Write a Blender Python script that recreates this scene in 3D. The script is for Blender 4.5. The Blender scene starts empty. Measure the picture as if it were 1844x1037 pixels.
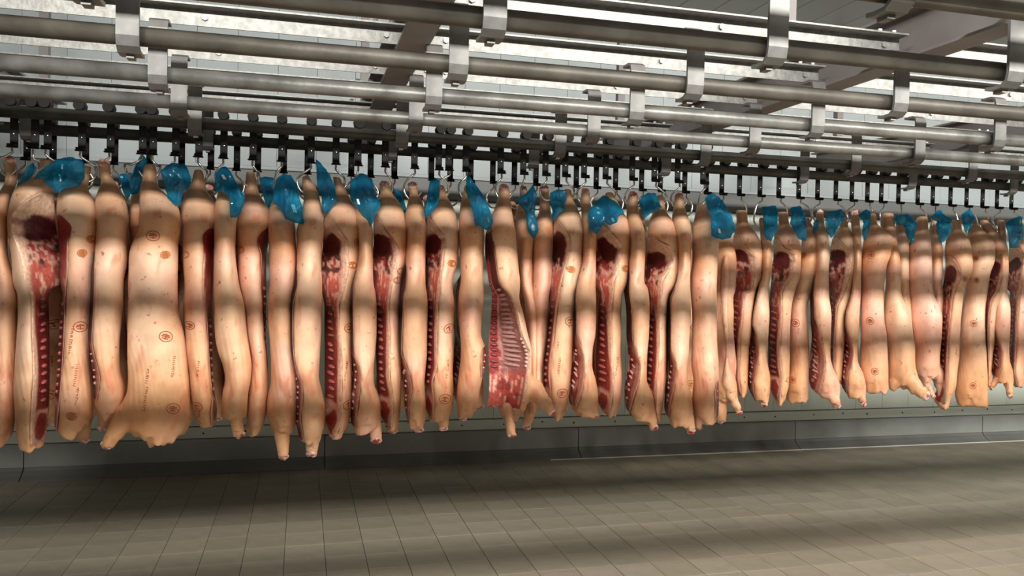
import bpy, bmesh, math, random
import numpy as np
from mathutils import Vector, Matrix
from mathutils.bvhtree import BVHTree

random.seed(4)
C = bpy.context.scene.collection
PI = math.pi

# ------------------------------------------------------------------ camera, world, lights, exposure
CAM_Z = 1.70
F = 1440.0
IX = Vector((6400 - 922, 607 - 518.5, F)).normalized()          # world X seen in camera axes (right, down, forward)
IY = Vector((544 - 922, 480 - 518.5, F)); IY = (IY - IX * IY.dot(IX)).normalized()
IZ = IX.cross(IY)
cam = bpy.data.cameras.new('camera'); cam.sensor_width = 36; cam.lens = F / 1844 * 36
cam.clip_end = 100
co = bpy.data.objects.new('camera', cam); C.objects.link(co)
M = Matrix(((IX.x, -IX.y, -IX.z, 0), (IY.x, -IY.y, -IY.z, 0), (IZ.x, -IZ.y, -IZ.z, CAM_Z), (0, 0, 0, 1)))
co.matrix_world = M
sc = bpy.context.scene
sc.camera = co

w = bpy.data.worlds.new('world'); sc.world = w; w.use_nodes = True
w.node_tree.nodes['Background'].inputs[0].default_value = (.75, .85, 1, 1)
w.node_tree.nodes['Background'].inputs[1].default_value = 0.05

LAMP_Y, LAMP_Z = -0.70, 3.85
for k, x in enumerate((-1.3, .5, 2.3, 4.1, 5.9, 7.7, 9.5)):
    l = bpy.data.lights.new('ceiling_tube', 'AREA'); l.shape = 'RECTANGLE'; l.size = 1.5; l.size_y = .15
    l.energy = 175; l.color = (1, .95, .86)
    o = bpy.data.objects.new('ceiling_tube', l); C.objects.link(o); o.location = (x, LAMP_Y, LAMP_Z)
    d = Vector((0, .75, -.65)).normalized()
    o.rotation_euler = d.to_track_quat('-Z', 'Y').to_euler()
sc.view_settings.view_transform = 'Standard'; sc.view_settings.look = 'None'
sc.view_settings.gamma = 1; sc.view_settings.use_curve_mapping = False
sc.view_settings.exposure = 0.12

# ------------------------------------------------------------------ helpers
CROP = {'a': (0, 200, 3.2417), 'A': (0, 500, 2.9625), 'b': (440, 200, 3.2417), 'B': (440, 500, 2.9625),
        'c': (860, 200, 3.2417), 'C': (860, 500, 2.9625), 'd': (1280, 220, 3.2695), 'D': (1280, 480, 3.241)}

def px(c, x, y):
    a = CROP[c]; return a[0] + x / a[2], a[1] + y / a[2]

def at(x, y, Y):
    """photo measurement -> point of the room on the vertical plane at depth Y"""
    d = M.to_3x3() @ Vector(((x - 922) / F, -(y - 518.5) / F, -1))
    t = Y / d.y
    return Vector((d.x * t, Y, CAM_Z + d.z * t))

def parse(s, n):
    out = []; c = None; buf = []
    for tok in s.split():
        if tok in CROP: c = tok; buf = []; continue
        buf.append(float(tok))
        if len(buf) == n: out.append((c, *buf)); buf = []
    return out

_rng = np.random.RandomState(7)
_lat = _rng.rand(64, 64, 64)
def noise3(p, sc_=1.0, off=0.0):
    q = np.asarray(p, float) * sc_ + off + 100.0
    i = np.floor(q).astype(int); f = q - i; f = f * f * (3 - 2 * f)
    r = 0
    for dx in (0, 1):
        for dy in (0, 1):
            for dz in (0, 1):
                wgt = (f[:, 0] if dx else 1 - f[:, 0]) * (f[:, 1] if dy else 1 - f[:, 1]) * (f[:, 2] if dz else 1 - f[:, 2])
                r = r + wgt * _lat[(i[:, 0] + dx) % 64, (i[:, 1] + dy) % 64, (i[:, 2] + dz) % 64]
    return r

def pchip(xs, ys, x):
    xs = np.asarray(xs, float); ys = np.asarray(ys, float)
    h = np.diff(xs); dl = np.diff(ys) / h
    m = np.zeros(len(xs))
    for k in range(1, len(xs) - 1):
        if dl[k - 1] * dl[k] > 0:
            w1 = 2 * h[k] + h[k - 1]; w2 = h[k] + 2 * h[k - 1]
            m[k] = (w1 + w2) / (w1 / dl[k - 1] + w2 / dl[k])
    m[0] = dl[0]; m[-1] = dl[-1]
    x = np.clip(x, xs[0], xs[-1])
    k = np.clip(np.searchsorted(xs, x, 'right') - 1, 0, len(h) - 1)
    t = (x - xs[k]) / h[k]
    return ((2*t**3 - 3*t**2 + 1) * ys[k] + (t**3 - 2*t**2 + t) * h[k] * m[k] + (-2*t**3 + 3*t**2) * ys[k+1] + (t**3 - t**2) * h[k] * m[k+1])

def ss(a, b, x): 
    t = np.clip((x - a) / (b - a), 0, 1); return t * t * (3 - 2 * t)

def obj(name, me, mat=None, parent=None, smooth=False):
    if isinstance(me, bmesh.types.BMesh):
        bm = me; me = bpy.data.meshes.new(name); bmesh.ops.recalc_face_normals(bm, faces=bm.faces); bm.to_mesh(me); bm.free()
    if smooth: me.polygons.foreach_set('use_smooth', [True] * len(me.polygons))
    if mat is not None and not me.materials: me.materials.append(mat)
    o = bpy.data.objects.new(name, me); C.objects.link(o)
    if parent is not None: o.parent = parent
    return o

def pydata(name, v, f):
    me = bpy.data.meshes.new(name); me.from_pydata([tuple(p) for p in v], [], f); me.update(); return me

def setcol(me, rgb):
    a = me.color_attributes.new('tint', 'FLOAT_COLOR', 'POINT')
    c = np.ones((len(me.vertices), 4), np.float32); c[:, :3] = rgb
    a.data.foreach_set('color', c.ravel())

def thing(name, label, cat, loc=(0, 0, 0), group=None):
    o = bpy.data.objects.new(name, None); o.empty_display_size = .05; C.objects.link(o); o.location = loc
    o['label'] = label; o['category'] = cat
    if group: o['group'] = group
    return o

def tag(o, label, cat, group=None):
    o['label'] = label; o['category'] = cat
    if group: o['group'] = group
    return o

def box(bm, x0, x1, y0, y1, z0, z1, bevel=0):
    v = [bm.verts.new(p) for p in ((x0,y0,z0),(x1,y0,z0),(x1,y1,z0),(x0,y1,z0),(x0,y0,z1),(x1,y0,z1),(x1,y1,z1),(x0,y1,z1))]
    fs = [bm.faces.new([v[i] for i in q]) for q in ((3,2,1,0),(4,5,6,7),(0,1,5,4),(1,2,6,5),(2,3,7,6),(3,0,4,7))]
    if bevel:
        es = list({e for f in fs for e in f.edges}); bmesh.ops.bevel(bm, geom=es, offset=bevel, segments=1, affect='EDGES')

def boxobj(name, mat, parent, x0, x1, y0, y1, z0, z1, bevel=0):
    bm = bmesh.new(); box(bm, x0, x1, y0, y1, z0, z1, bevel); return obj(name, bm, mat, parent)

def tube(bm, pts, rad, n=8, cap=True):
    pts = [Vector(p) for p in pts]
    if not hasattr(rad, '__len__'): rad = [rad] * len(pts)
    up = None; rings = []
    for i, p in enumerate(pts):
        d = (pts[min(i + 1, len(pts) - 1)] - pts[max(i - 1, 0)]).normalized()
        if up is None:
            up = d.orthogonal().normalized()
        up = (up - d * up.dot(d)).normalized(); sd = d.cross(up)
        rings.append([bm.verts.new(p + (up * math.cos(2*PI*k/n) + sd * math.sin(2*PI*k/n)) * rad[i]) for k in range(n)])
    for a, b in zip(rings, rings[1:]):
        for k in range(n): bm.faces.new((a[k], a[(k+1) % n], b[(k+1) % n], b[k]))
    if cap: bm.faces.new(rings[0][::-1]); bm.faces.new(rings[-1])

def prism_x(bm, prof, x0, x1):
    """profile [(y,z)...] swept along X"""
    a = [bm.verts.new((x0, y, z)) for y, z in prof]; b = [bm.verts.new((x1, y, z)) for y, z in prof]
    n = len(prof)
    for k in range(n): bm.faces.new((a[k], a[(k+1) % n], b[(k+1) % n], b[k]))
    bm.faces.new(a[::-1]); bm.faces.new(b)

# ------------------------------------------------------------------ materials
def mat(name, col, rough=.5, metal=0, spec=.5, var=None, scale=6, detail=4, bump=0, bscale=40, vcol=False, stretch=None, coat=0, specks=None, sss=0):
    m = bpy.data.materials.new(name); m.use_nodes = True; nt = m.node_tree; N = nt.nodes; L = nt.links
    b = N['Principled BSDF']; b.inputs['Roughness'].default_value = rough; b.inputs['Metallic'].default_value = metal
    b.inputs['Specular IOR Level'].default_value = spec; b.inputs['Base Color'].default_value = (*col, 1)
    if coat: b.inputs['Coat Weight'].default_value = coat; b.inputs['Coat Roughness'].default_value = .15
    if sss:
        b.inputs['Subsurface Weight'].default_value = sss; b.inputs['Subsurface Radius'].default_value = (.012, .005, .003); b.inputs['Subsurface Scale'].default_value = 1
    tc = N.new('ShaderNodeTexCoord'); src = tc.outputs['Object']
    if stretch:
        mp = N.new('ShaderNodeMapping'); mp.inputs['Scale'].default_value = stretch; L.new(src, mp.inputs[0]); src = mp.outputs[0]
    out = None
    if vcol:
        vc = N.new('ShaderNodeVertexColor'); vc.layer_name = 'tint'; out = vc.outputs['Color']
    if var is not None:
        n = N.new('ShaderNodeTexNoise'); n.inputs['Scale'].default_value = scale; n.inputs['Detail'].default_value = detail; L.new(src, n.inputs['Vector'])
        r = N.new('ShaderNodeValToRGB'); r.color_ramp.elements[0].position = .35; r.color_ramp.elements[1].position = .68
        if vcol:
            r.color_ramp.elements[0].color = (*var, 1); r.color_ramp.elements[1].color = (1.06, 1.06, 1.06, 1)
            mx = N.new('ShaderNodeMix'); mx.data_type = 'RGBA'; mx.blend_type = 'MULTIPLY'; mx.inputs[0].default_value = 1
            L.new(out, mx.inputs[6]); L.new(r.outputs[0], mx.inputs[7]); out = mx.outputs[2]
        else:
            r.color_ramp.elements[0].color = (*var, 1); r.color_ramp.elements[1].color = (*col, 1); out = r.outputs[0]
        L.new(n.outputs['Fac'], r.inputs[0])
    if specks is not None:
        n2 = N.new('ShaderNodeTexNoise'); n2.inputs['Scale'].default_value = specks[1]; n2.inputs['Detail'].default_value = 3; L.new(src, n2.inputs['Vector'])
        r2 = N.new('ShaderNodeValToRGB'); r2.color_ramp.elements[0].position = specks[2]; r2.color_ramp.elements[1].position = specks[2] + .045
        r2.color_ramp.elements[0].color = (0, 0, 0, 1); r2.color_ramp.elements[1].color = (specks[3],) * 3 + (1,)
        L.new(n2.outputs['Fac'], r2.inputs[0])
        mx = N.new('ShaderNodeMix'); mx.data_type = 'RGBA'; L.new(r2.outputs[0], mx.inputs[0])
        if out is not None: L.new(out, mx.inputs[6])
        else: mx.inputs[6].default_value = (*col, 1)
        mx.inputs[7].default_value = (*specks[0], 1); out = mx.outputs[2]
    if out is not None: L.new(out, b.inputs['Base Color'])
    if bump:
        n3 = N.new('ShaderNodeTexNoise'); n3.inputs['Scale'].default_value = bscale; n3.inputs['Detail'].default_value = 4; L.new(src, n3.inputs['Vector'])
        bp = N.new('ShaderNodeBump'); bp.inputs['Strength'].default_value = bump; bp.inputs['Distance'].default_value = .01
        L.new(n3.outputs['Fac'], bp.inputs['Height']); L.new(bp.outputs[0], b.inputs['Normal'])
    return m

GALV = mat('galvanised_steel', (.24, .245, .24), .45, .3, var=(.15, .153, .15), scale=38, detail=5, bump=.15, bscale=60)
PIPE_CLEAN = mat('clean_pipe_steel', (.24, .245, .24), .40, .35, var=(.11, .11, .105), scale=7, detail=6, bump=.2, bscale=25)
PIPE_BACKLIT = mat('backlit_pipe_steel', (.11, .104, .09), .5, .2, var=(.055, .05, .043), scale=6, detail=6, bump=.2, bscale=25)  # dark brown of the backlit near rails put into the base colour
PIPE_DARK = mat('greasy_pipe_steel', (.075, .074, .062), .5, .2, var=(.03, .03, .026), scale=6, detail=6, bump=.2, bscale=25)
BRACKET = mat('bracket_steel', (.17, .173, .173), .45, .25, var=(.11, .11, .11), scale=12)
BEAM = mat('beam_paint', (.21, .20, .205), .55, 0, var=(.16, .148, .148), scale=3)
BLACK = mat('black_trolley_plastic', (.012, .013, .014), .7, 0, .25, var=(.007, .0075, .008), scale=20)
CHROME = mat('stainless_steel', (.72, .71, .68), .22, 1)
BOLT = mat('bolt_zinc', (.22, .22, .22), .4, .4)
WALL = mat('wall_panel_white', (.36, .41, .435), .5, 0, var=(.335, .385, .41), scale=1.3)
WALLLOW = mat('wall_panel_low', (.62, .68, .62), .5, 0, var=(.56, .62, .56), scale=1.6, specks=((.7, .73, .7), 2.6, .70, .5))
CEIL = mat('ceiling_panel_white', (.40, .395, .375), .55, 0, var=(.37, .365, .345), scale=1.1)
SEAM = mat('panel_seam_dark', (.30, .32, .33), .7)
STRIP = mat('grey_wall_strip', (.14, .15, .155), .5, 0, var=(.12, .13, .135), scale=2)
KERB = mat('grey_kerb', (.33, .355, .34), .6, 0, var=(.25, .27, .26), scale=2.5, specks=((.45, .46, .45), 5, .72, .5))
COVE = mat('dark_cove', (.16, .168, .162), .6, 0, var=(.125, .13, .126), scale=3)
BEAD = mat('sealant_white', (.6, .6, .57), .5)
TILE = mat('floor_tile', (.28, .25, .195), .5, 0, var=(.20, .18, .14), scale=3.2, detail=6, bump=.25, bscale=30, specks=((.12, .11, .09), 9, .70, .5))
TILE2 = mat('floor_tile_pale', (.295, .265, .21), .5, 0, var=(.22, .195, .155), scale=3.4, detail=6, bump=.25, bscale=30, specks=((.5, .48, .42), 11, .73, .5))
GROUT = mat('grout', (.12, .108, .085), .8)
SKIN = mat('pork_skin', (.7, .45, .3), .42, 0, .45, vcol=True, var=(.86, .80, .76), scale=9, detail=5, bump=.12, bscale=55, specks=((.36, .07, .04), 26, .675, .75))
def add_streaks(m, col, fac, sc):
    nt = m.node_tree; N = nt.nodes; L = nt.links; b = N['Principled BSDF']; old = b.inputs['Base Color'].links[0].from_socket
    tc = N.new('ShaderNodeTexCoord'); mp = N.new('ShaderNodeMapping'); mp.inputs['Scale'].default_value = (1, 1, .38); mp.inputs['Rotation'].default_value = (0, .3, 0)
    n = N.new('ShaderNodeTexNoise'); n.inputs['Scale'].default_value = sc; n.inputs['Detail'].default_value = 3; n.inputs['Distortion'].default_value = .6
    r = N.new('ShaderNodeValToRGB'); r.color_ramp.elements[0].position = .60; r.color_ramp.elements[1].position = .74; r.color_ramp.elements[0].color = (0, 0, 0, 1); r.color_ramp.elements[1].color = (fac,) * 3 + (1,)
    mx = N.new('ShaderNodeMix'); mx.data_type = 'RGBA'
    L.new(tc.outputs['Object'], mp.inputs[0]); L.new(mp.outputs[0], n.inputs['Vector']); L.new(n.outputs['Fac'], r.inputs[0]); L.new(r.outputs[0], mx.inputs[0])
    L.new(old, mx.inputs[6]); mx.inputs[7].default_value = (*col, 1); L.new(mx.outputs[2], b.inputs['Base Color'])
add_streaks(SKIN, (.60, .19, .11), .6, 17)
add_streaks(SKIN, (.62, .30, .12), .5, 7)
MEAT = mat('raw_meat', (.4, .06, .05), .32, 0, .5, vcol=True, var=(.80, .70, .70), scale=60, detail=4, bump=.35, bscale=90, coat=.15)
BONE = mat('bone_and_membrane', (.42, .125, .10), .35, 0, .5, var=(.26, .05, .045), scale=40, detail=3, coat=.2)
BONE2 = mat('pale_rib_membrane', (.50, .31, .28), .32, 0, .5, var=(.38, .18, .17), scale=30, detail=3, coat=.25)
CUT = mat('cut_shank', (.8, .4, .36), .35, 0, .5, vcol=True, var=(.8, .6, .6), scale=60)
INK = mat('stamp_ink', (.34, .075, .02), .6)
INK2 = mat('stamp_ink_faded', (.42, .13, .035), .6)

def film():
    m = bpy.data.materials.new('blue_plastic_film'); m.use_nodes = True; nt = m.node_tree; N = nt.nodes; L = nt.links
    b = N['Principled BSDF']; b.inputs['Base Color'].default_value = (.01, .2, .38, 1); b.inputs['Roughness'].default_value = .1
    b.inputs['Specular IOR Level'].default_value = .8
    n = N.new('ShaderNodeTexNoise'); n.inputs['Scale'].default_value = 6; tc = N.new('ShaderNodeTexCoord'); L.new(tc.outputs['Object'], n.inputs['Vector'])
    r = N.new('ShaderNodeValToRGB'); r.color_ramp.elements[0].color = (.006, .16, .33, 1); r.color_ramp.elements[1].color = (.025, .36, .56, 1)
    r.color_ramp.elements[0].position = .35; r.color_ramp.elements[1].position = .7
    L.new(n.outputs['Fac'], r.inputs[0]); L.new(r.outputs[0], b.inputs['Base Color'])
    tl = N.new('ShaderNodeBsdfTranslucent'); tl.inputs[0].default_value = (.03, .45, .75, 1)
    tr = N.new('ShaderNodeBsdfTransparent'); tr.inputs[0].default_value = (.25, .75, .95, 1)
    m1 = N.new('ShaderNodeMixShader'); m1.inputs[0].default_value = .32; L.new(b.outputs[0], m1.inputs[1]); L.new(tl.outputs[0], m1.inputs[2])
    m2 = N.new('ShaderNodeMixShader'); m2.inputs[0].default_value = .42; L.new(m1.outputs[0], m2.inputs[1]); L.new(tr.outputs[0], m2.inputs[2])
    L.new(m2.outputs[0], N['Material Output'].inputs[0])
    return m
FILM = film()

# ------------------------------------------------------------------ room shell
X0, X1, Y0, Y1, ZC = -6.0, 12.0, -3.0, 7.04, 3.96
def struct(o): o['kind'] = 'structure'; return o

floor = struct(boxobj('floor', GROUT, None, X0, X1, Y0, Y1 + .2, -.2, -.006))
TP = .232
tiles = []
for i in range(-22, 47):
    for j in range(-13, 31):
        x = i * TP + .157; y = 6.86 - (j + 1) * TP
        if y < -2.9 or x < X0 + .1 or x > X1 - .3: continue
        tiles.append((x, y))
def visible(x, y):
    p = Vector((x + TP/2, y + TP/2, -CAM_Z)); q = (IX * p.x + IY * p.y + IZ * p.z)
    if q.z < .5: return None
    u = 922 + F * q.x / q.z; v = 518.5 + F * q.y / q.z
    return q.z if (-60 < u < 1904 and v < 1090) else None
vis = sorted([(visible(x, y), x, y) for x, y in tiles if visible(x, y) is not None])
near = {(x, y) for _, x, y in vis[:300]}
bmt = bmesh.new(); box(bmt, .0016, TP - .0016, .0006, TP - .0006, -.012, 0, .0007)
tm = bpy.data.meshes.new('tile'); bmt.to_mesh(tm); bmt.free(); tm.materials.append(TILE)
tm2 = tm.copy(); tm2.materials.clear(); tm2.materials.append(TILE2)
for x, y in near:
    o = bpy.data.objects.new('tile', tm if random.random() < .6 else tm2); C.objects.link(o); o.parent = floor
    o.location = (x, y, random.uniform(-.0008, .0006)); o.rotation_euler = (random.uniform(-.0015, .0015), random.uniform(-.0015, .0015), 0)
bm = bmesh.new()
for x, y in tiles:
    if (x, y) not in near: box(bm, x + .0015, x + TP - .0015, y + .001, y + TP - .001, -.012, 0)
o = obj('tile_field', bm, TILE, floor); o['kind'] = 'stuff'

wall = struct(boxobj('wall_back', SEAM, None, X0, X1, Y1 + .02, Y1 + .2, 0, ZC))
PW = .32
def panels(par, name, m, z0, z1, y):
    bm = bmesh.new(); box(bm, .001, PW - .001, 0, .03, z0, z1, .002)
    me = bpy.data.meshes.new(name); bm.to_mesh(me); bm.free(); me.materials.append(m)
    x = X0 + .02
    while x < X1 - PW:
        o = bpy.data.objects.new(name, me); C.objects.link(o); o.parent = par; o.location = (x, y + random.uniform(0, .001), 0); x += PW
panels(wall, 'wall_panel', WALL, 2.535, ZC, Y1)
panels(wall, 'wall_panel', WALLLOW, .36, 2.31, Y1)
strip = struct(boxobj('trim_1', STRIP, None, X0, X1, Y1 - .025, Y1 + .03, 2.325, 2.50, .004))
cap = boxobj('cap_moulding', WALL, strip, X0, X1, Y1 - .04, Y1 + .03, 2.502, 2.533, .004)
flash = struct(boxobj('trim_2', WALLLOW, None, X0, X1, Y1 - .022, Y1 + .03, .262, .352, .002))
bm = bmesh.new(); bmesh.ops.create_uvsphere(bm, u_segments=8, v_segments=5, radius=.0075)
scm = bpy.data.meshes.new('screw'); bm.to_mesh(scm); bm.free(); scm.materials.append(BLACK)
for k, x in enumerate(np.arange(-2.2, 8.6, .36)):
    o = bpy.data.objects.new('screw', scm); C.objects.link(o); o.parent = flash
    o.location = (x + random.uniform(-.06, .06), Y1 - .024, .312 + random.uniform(-.012, .012))
kerb = bpy.data.objects.new('baseboard_back', None); C.objects.link(kerb); kerb['kind'] = 'structure'
for k in range(-2, 6):
    a = 2.5 + (k - 1) * 2.29 + .004; b = a + 2.29 - .008
    a = max(a, X0); b = min(b, X1)
    if b <= a: continue
    bm = bmesh.new(); prism_x(bm, [(Y1, .085), (Y1 - .07, .085), (Y1 - .07, .245), (Y1 - .055, .258), (Y1, .258)], a, b); obj('kerb_segment', bm, KERB, kerb)
    bm = bmesh.new(); prism_x(bm, [(Y1, -.005), (Y1 - .18, -.005), (Y1 - .18, .006), (Y1 - .13, .028), (Y1 - .085, .06), (Y1 - .07, .083), (Y1, .083)], a, b); obj('cove_segment', bm, COVE, kerb)
bm = bmesh.new(); tube(bm, [(x, Y1 - .186 + random.uniform(-.002, .002), .004) for x in np.arange(2.2, 11.9, .3)], .0055, 6); obj('sealant_bead', bm, BEAD, kerb)

ceil = struct(boxobj('ceiling', SEAM, None, X0, X1, Y0, Y1 + .2, ZC + .02, ZC + .15))
bm = bmesh.new(); box(bm, .003, PW - .003, Y0, Y1 - .005, ZC, ZC + .03, .003)
me = bpy.data.meshes.new('ceiling_panel'); bm.to_mesh(me); bm.free(); me.materials.append(CEIL)
x = X0 + .03 + .05
while x < X1 - PW:
    o = bpy.data.objects.new('ceiling_panel', me); C.objects.link(o); o.parent = ceil; o.location = (x, 0, 0); x += PW
OUT = mat('outer_wall_grey', (.30, .31, .30), .6)
struct(boxobj('wall_left', OUT, None, X0 - .1, X0, Y0, Y1 + .2, 0, ZC))
struct(boxobj('wall_right', OUT, None, X1, X1 + .1, Y0, Y1 + .2, 0, ZC))
struct(boxobj('wall_front', OUT, None, X0, X1, Y0 - .1, Y0, 0, ZC))

# ------------------------------------------------------------------ steelwork overhead
BEAMX = (-3.96, -1.77, .444, 2.56, 4.68, 6.85, 9.0)
ORD = ('first', 'second', 'third', 'fourth', 'fifth', 'sixth', 'seventh', 'eighth', 'ninth', 'tenth', 'eleventh', 'twelfth', 'thirteenth', 'fourteenth', 'fifteenth', 'sixteenth', 'seventeenth', 'eighteenth', 'nineteenth', 'twentieth', 'twenty-first', 'twenty-second', 'twenty-third', 'twenty-fourth', 'twenty-fifth', 'twenty-sixth', 'twenty-seventh', 'twenty-eighth', 'twenty-ninth', 'thirtieth', 'thirty-first', 'thirty-second')
zb = 2.652
beamlab = {-1.77: 'grey steel cross beam at the far left edge, mostly hidden behind the rails',
           .444: 'grey steel cross beam seen left of centre above the nearest rails',
           2.56: 'wide grey steel cross beam at upper right with its web showing',
           4.68: 'grey steel cross beam deep at right, peeping between the far rails'}
for bx_ in BEAMX[1:5]:
    t = thing('cross_beam', beamlab[bx_], 'beam', (bx_, 0, zb), 'cross beams under the ceiling')
    a, b = .2, 6.6
    boxobj('bottom_flange', BEAM, t, -.065, .065, a, b, 0, .012)
    boxobj('web', BEAM, t, -.004, .004, a, b, .012, .205)
    boxobj('top_flange', BEAM, t, -.065, .065, a, b, .205, .218)
    for y in (1.5, 3.9, 6.3): boxobj('hanger', BEAM, t, -.03, .03, y - .03, y + .03, .218, ZC - zb)
RY = [5.12 - .556 * k for k in range(8)]
RZ = 2.45; RR = .032
BRX = (-3.53, -2.44, -1.51, -.557, .53, 1.46, 2.405, 3.49, 4.42, 5.36, 6.45, 7.38, 8.3, 9.4)
rlab = ['dark rear rail carrying the back row of trolleys', 'dark rail carrying the front row of trolleys',
        'bright empty pipe rail directly in front of the trolley rails', 'third empty grey pipe rail, second in front of the trolleys',
        'dull brown empty pipe rail crossing the upper middle of the view', 'dark empty pipe rail leaving the top edge left of centre',
        'nearest pipe rail, seen only in the top right corner', 'empty pipe rail above the camera, just out of view']
bm = bmesh.new(); bmesh.ops.create_cone(bm, cap_ends=True, segments=6, radius1=.013, radius2=.013, depth=.012)
boltm = bpy.data.meshes.new('bolt'); bm.to_mesh(boltm); bm.free(); boltm.materials.append(BOLT)
def bracket_mesh(m):
    # C-shaped strap: under the pipe, up its near side, bent back over to the angle iron
    path = [(.034, -.058), (0, -.062), (-.034, -.060), (-.055, -.045), (-.062, -.015), (-.062, .17), (-.055, .195), (-.035, .206), (.03, .206)]
    th = .012; bm = bmesh.new(); vs = []
    n = len(path)
    for i, (y, z) in enumerate(path):
        d = Vector((path[min(i+1, n-1)][0] - path[max(i-1, 0)][0], path[min(i+1, n-1)][1] - path[max(i-1, 0)][1])).normalized()
        nx, nz = -d.y, d.x
        vs.append([bm.verts.new((xx, y + nx * s * th / 2, z + nz * s * th / 2)) for xx, s in ((-.035, 1), (.035, 1), (.035, -1), (-.035, -1))])
    for a, b in zip(vs, vs[1:]):
        for k in range(4): bm.faces.new((a[k], a[(k+1) % 4], b[(k+1) % 4], b[k]))
    bm.faces.new(vs[0][::-1]); bm.faces.new(vs[-1])
    # weld boss under the pipe
    box(bm, -.012, .012, -.02, .02, -.078, -.066)
    bmesh.ops.recalc_face_normals(bm, faces=bm.faces)
    me = bpy.data.meshes.new('bracket'); bm.to_mesh(me); bm.free(); me.materials.append(m); return me
brm = bracket_mesh(BRACKET)
for k, y in enumerate(RY):
    t = thing('overhead_rail', rlab[k], 'rail', (0, y, RZ), 'overhead pipe rails')
    bm = bmesh.new(); tube(bm, [(X0 + .02, 0, 0), (X1 - .02, 0, 0)], RR, 18)
    p = obj('pipe', bm, (PIPE_DARK, PIPE_DARK, PIPE_CLEAN, PIPE_CLEAN, PIPE_BACKLIT, PIPE_BACKLIT, PIPE_BACKLIT, PIPE_BACKLIT)[k], t, True)
    for x in BRX:
        o = bpy.data.objects.new('bracket', brm); C.objects.link(o); o.parent = t; o.location = (x, 0, 0)
    ed = list(BEAMX)
    for a, b in zip(ed, ed[1:]):
        xa, xb = a + .03, b - .09 if b == 2.56 else b - .03
        bm = bmesh.new(); z0 = .217
        prism_x(bm, [(.036, z0), (.043, z0), (.043, z0 + .074), (-.022, z0 + .074), (-.022, z0 + .067), (.036, z0 + .067)], xa, xb)
        an = obj('angle_iron', bm, GALV, t)
        for x in [v + .16 for v in BRX if xa < v + .16 < xb] + [xa + .12, xb - .08]:
            o = bpy.data.objects.new('bolt', boltm); C.objects.link(o); o.parent = an; o.location = (x, .032, z0 + .035); o.rotation_euler = (PI/2, 0, 0)
        for x in (xa + .05, xb - .06, xb - .13):
            o = bpy.data.objects.new('bolt', boltm); C.objects.link(o); o.parent = an; o.location = (x, 0, z0 + .080)

# ------------------------------------------------------------------ trolleys with hooks
def trolley_parts():
    bm = bmesh.new()
    for k in range(16):
        pass
    tube(bm, [(0, -.028, RR + .020), (0, -.022, RR + .020), (0, -.020, RR + .020), (0, .020, RR + .020), (0, .022, RR + .020), (0, .04, RR + .020)], [.026, .028, .020, .020, .028, .028], 14)
    wheel = bpy.data.meshes.new('wheel'); bmesh.ops.recalc_face_normals(bm, faces=bm.faces); bm.to_mesh(wheel); bm.free(); wheel.materials.append(BLACK)
    bm = bmesh.new()
    box(bm, -.019, .019, .043, .052, -.165, RR + .05, .003)
    box(bm, -.019, .019, -.005, .050, -.172, -.160, .002)
    box(bm, -.026, .026, .006, .030, -.178, -.171, .002)
    plate = bpy.data.meshes.new('hanger_plate'); bm.to_mesh(plate); bm.free(); plate.materials.append(BLACK)
    bm = bmesh.new(); bmesh.ops.create_uvsphere(bm, u_segments=8, v_segments=5, radius=.0055)
    rv = bpy.data.meshes.new('rivet'); bm.to_mesh(rv); bm.free(); rv.materials.append(CHROME)
    return wheel, plate, rv
WH, PL, RV = trolley_parts()
def hook_mesh(s, dx, dz, dy):
    ctl = [(0, -.165, .016), (0, -.19, .016), (0, -.205, .016), (dx * .5 + s * .030, -.235, .016), (dx + s * .046, dz + .040, .016 + dy * .6), (dx + s * .043, dz + .004, .016 + dy),
           (dx + s * .022, dz - .030, .012 + dy), (dx - s * .008, dz - .036, .006 + dy), (dx - s * .034, dz - .020, -.004 + dy), (dx - s * .052, dz + .008, -.014 + dy)]
    pts = []; n = len(ctl)
    for i in range(n - 1):
        p0, p1, p2, p3 = [np.array(ctl[min(max(k, 0), n - 1)]) for k in (i - 1, i, i + 1, i + 2)]
        for t in (0, .5): pts.append(.5 * ((2 * p1) + (p2 - p0) * t + (2*p0 - 5*p1 + 4*p2 - p3) * t*t + (3*p1 - p0 - 3*p2 + p3) * t**3))
    pts.append(np.array(ctl[-1])); m = len(pts)
    bm = bmesh.new(); tube(bm, [(x, y, z) for x, z, y in pts], [.0062 if k < m - 3 else .0062 * (m - 1 - k) / 3 + .0012 for k in range(m)], 8)
    me = bpy.data.meshes.new('hook'); bmesh.ops.recalc_face_normals(bm, faces=bm.faces); bm.to_mesh(me); bm.free(); me.materials.append(CHROME)
    me.polygons.foreach_set('use_smooth', [True] * len(me.polygons)); return me
def trolley(x, y, side, label, group, hocks=()):
    t = thing('trolley_hook', label, 'hook', (x, y, RZ), group)
    best = min(hocks, key=lambda h: abs(h[0] - x), default=None)
    if best is not None and abs(best[0] - x) < .085: dx, dz, dy = best[0] - x, min(best[2] - .045 - RZ, -.25), best[1] - y
    else: dx, dz, dy = 0, -.30, 0
    dy = max(-.06, min(.06, dy))
    for n, me, loc in (('wheel', WH, (0, 0, 0)), ('hanger_plate', PL, (0, 0, 0)), ('hook', hook_mesh(side, dx, dz, dy), (0, 0, 0)), ('rivet', RV, (0, .041, -.105))):
        o = bpy.data.objects.new(n, me); C.objects.link(o); o.parent = t; o.location = loc
    return t
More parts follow.
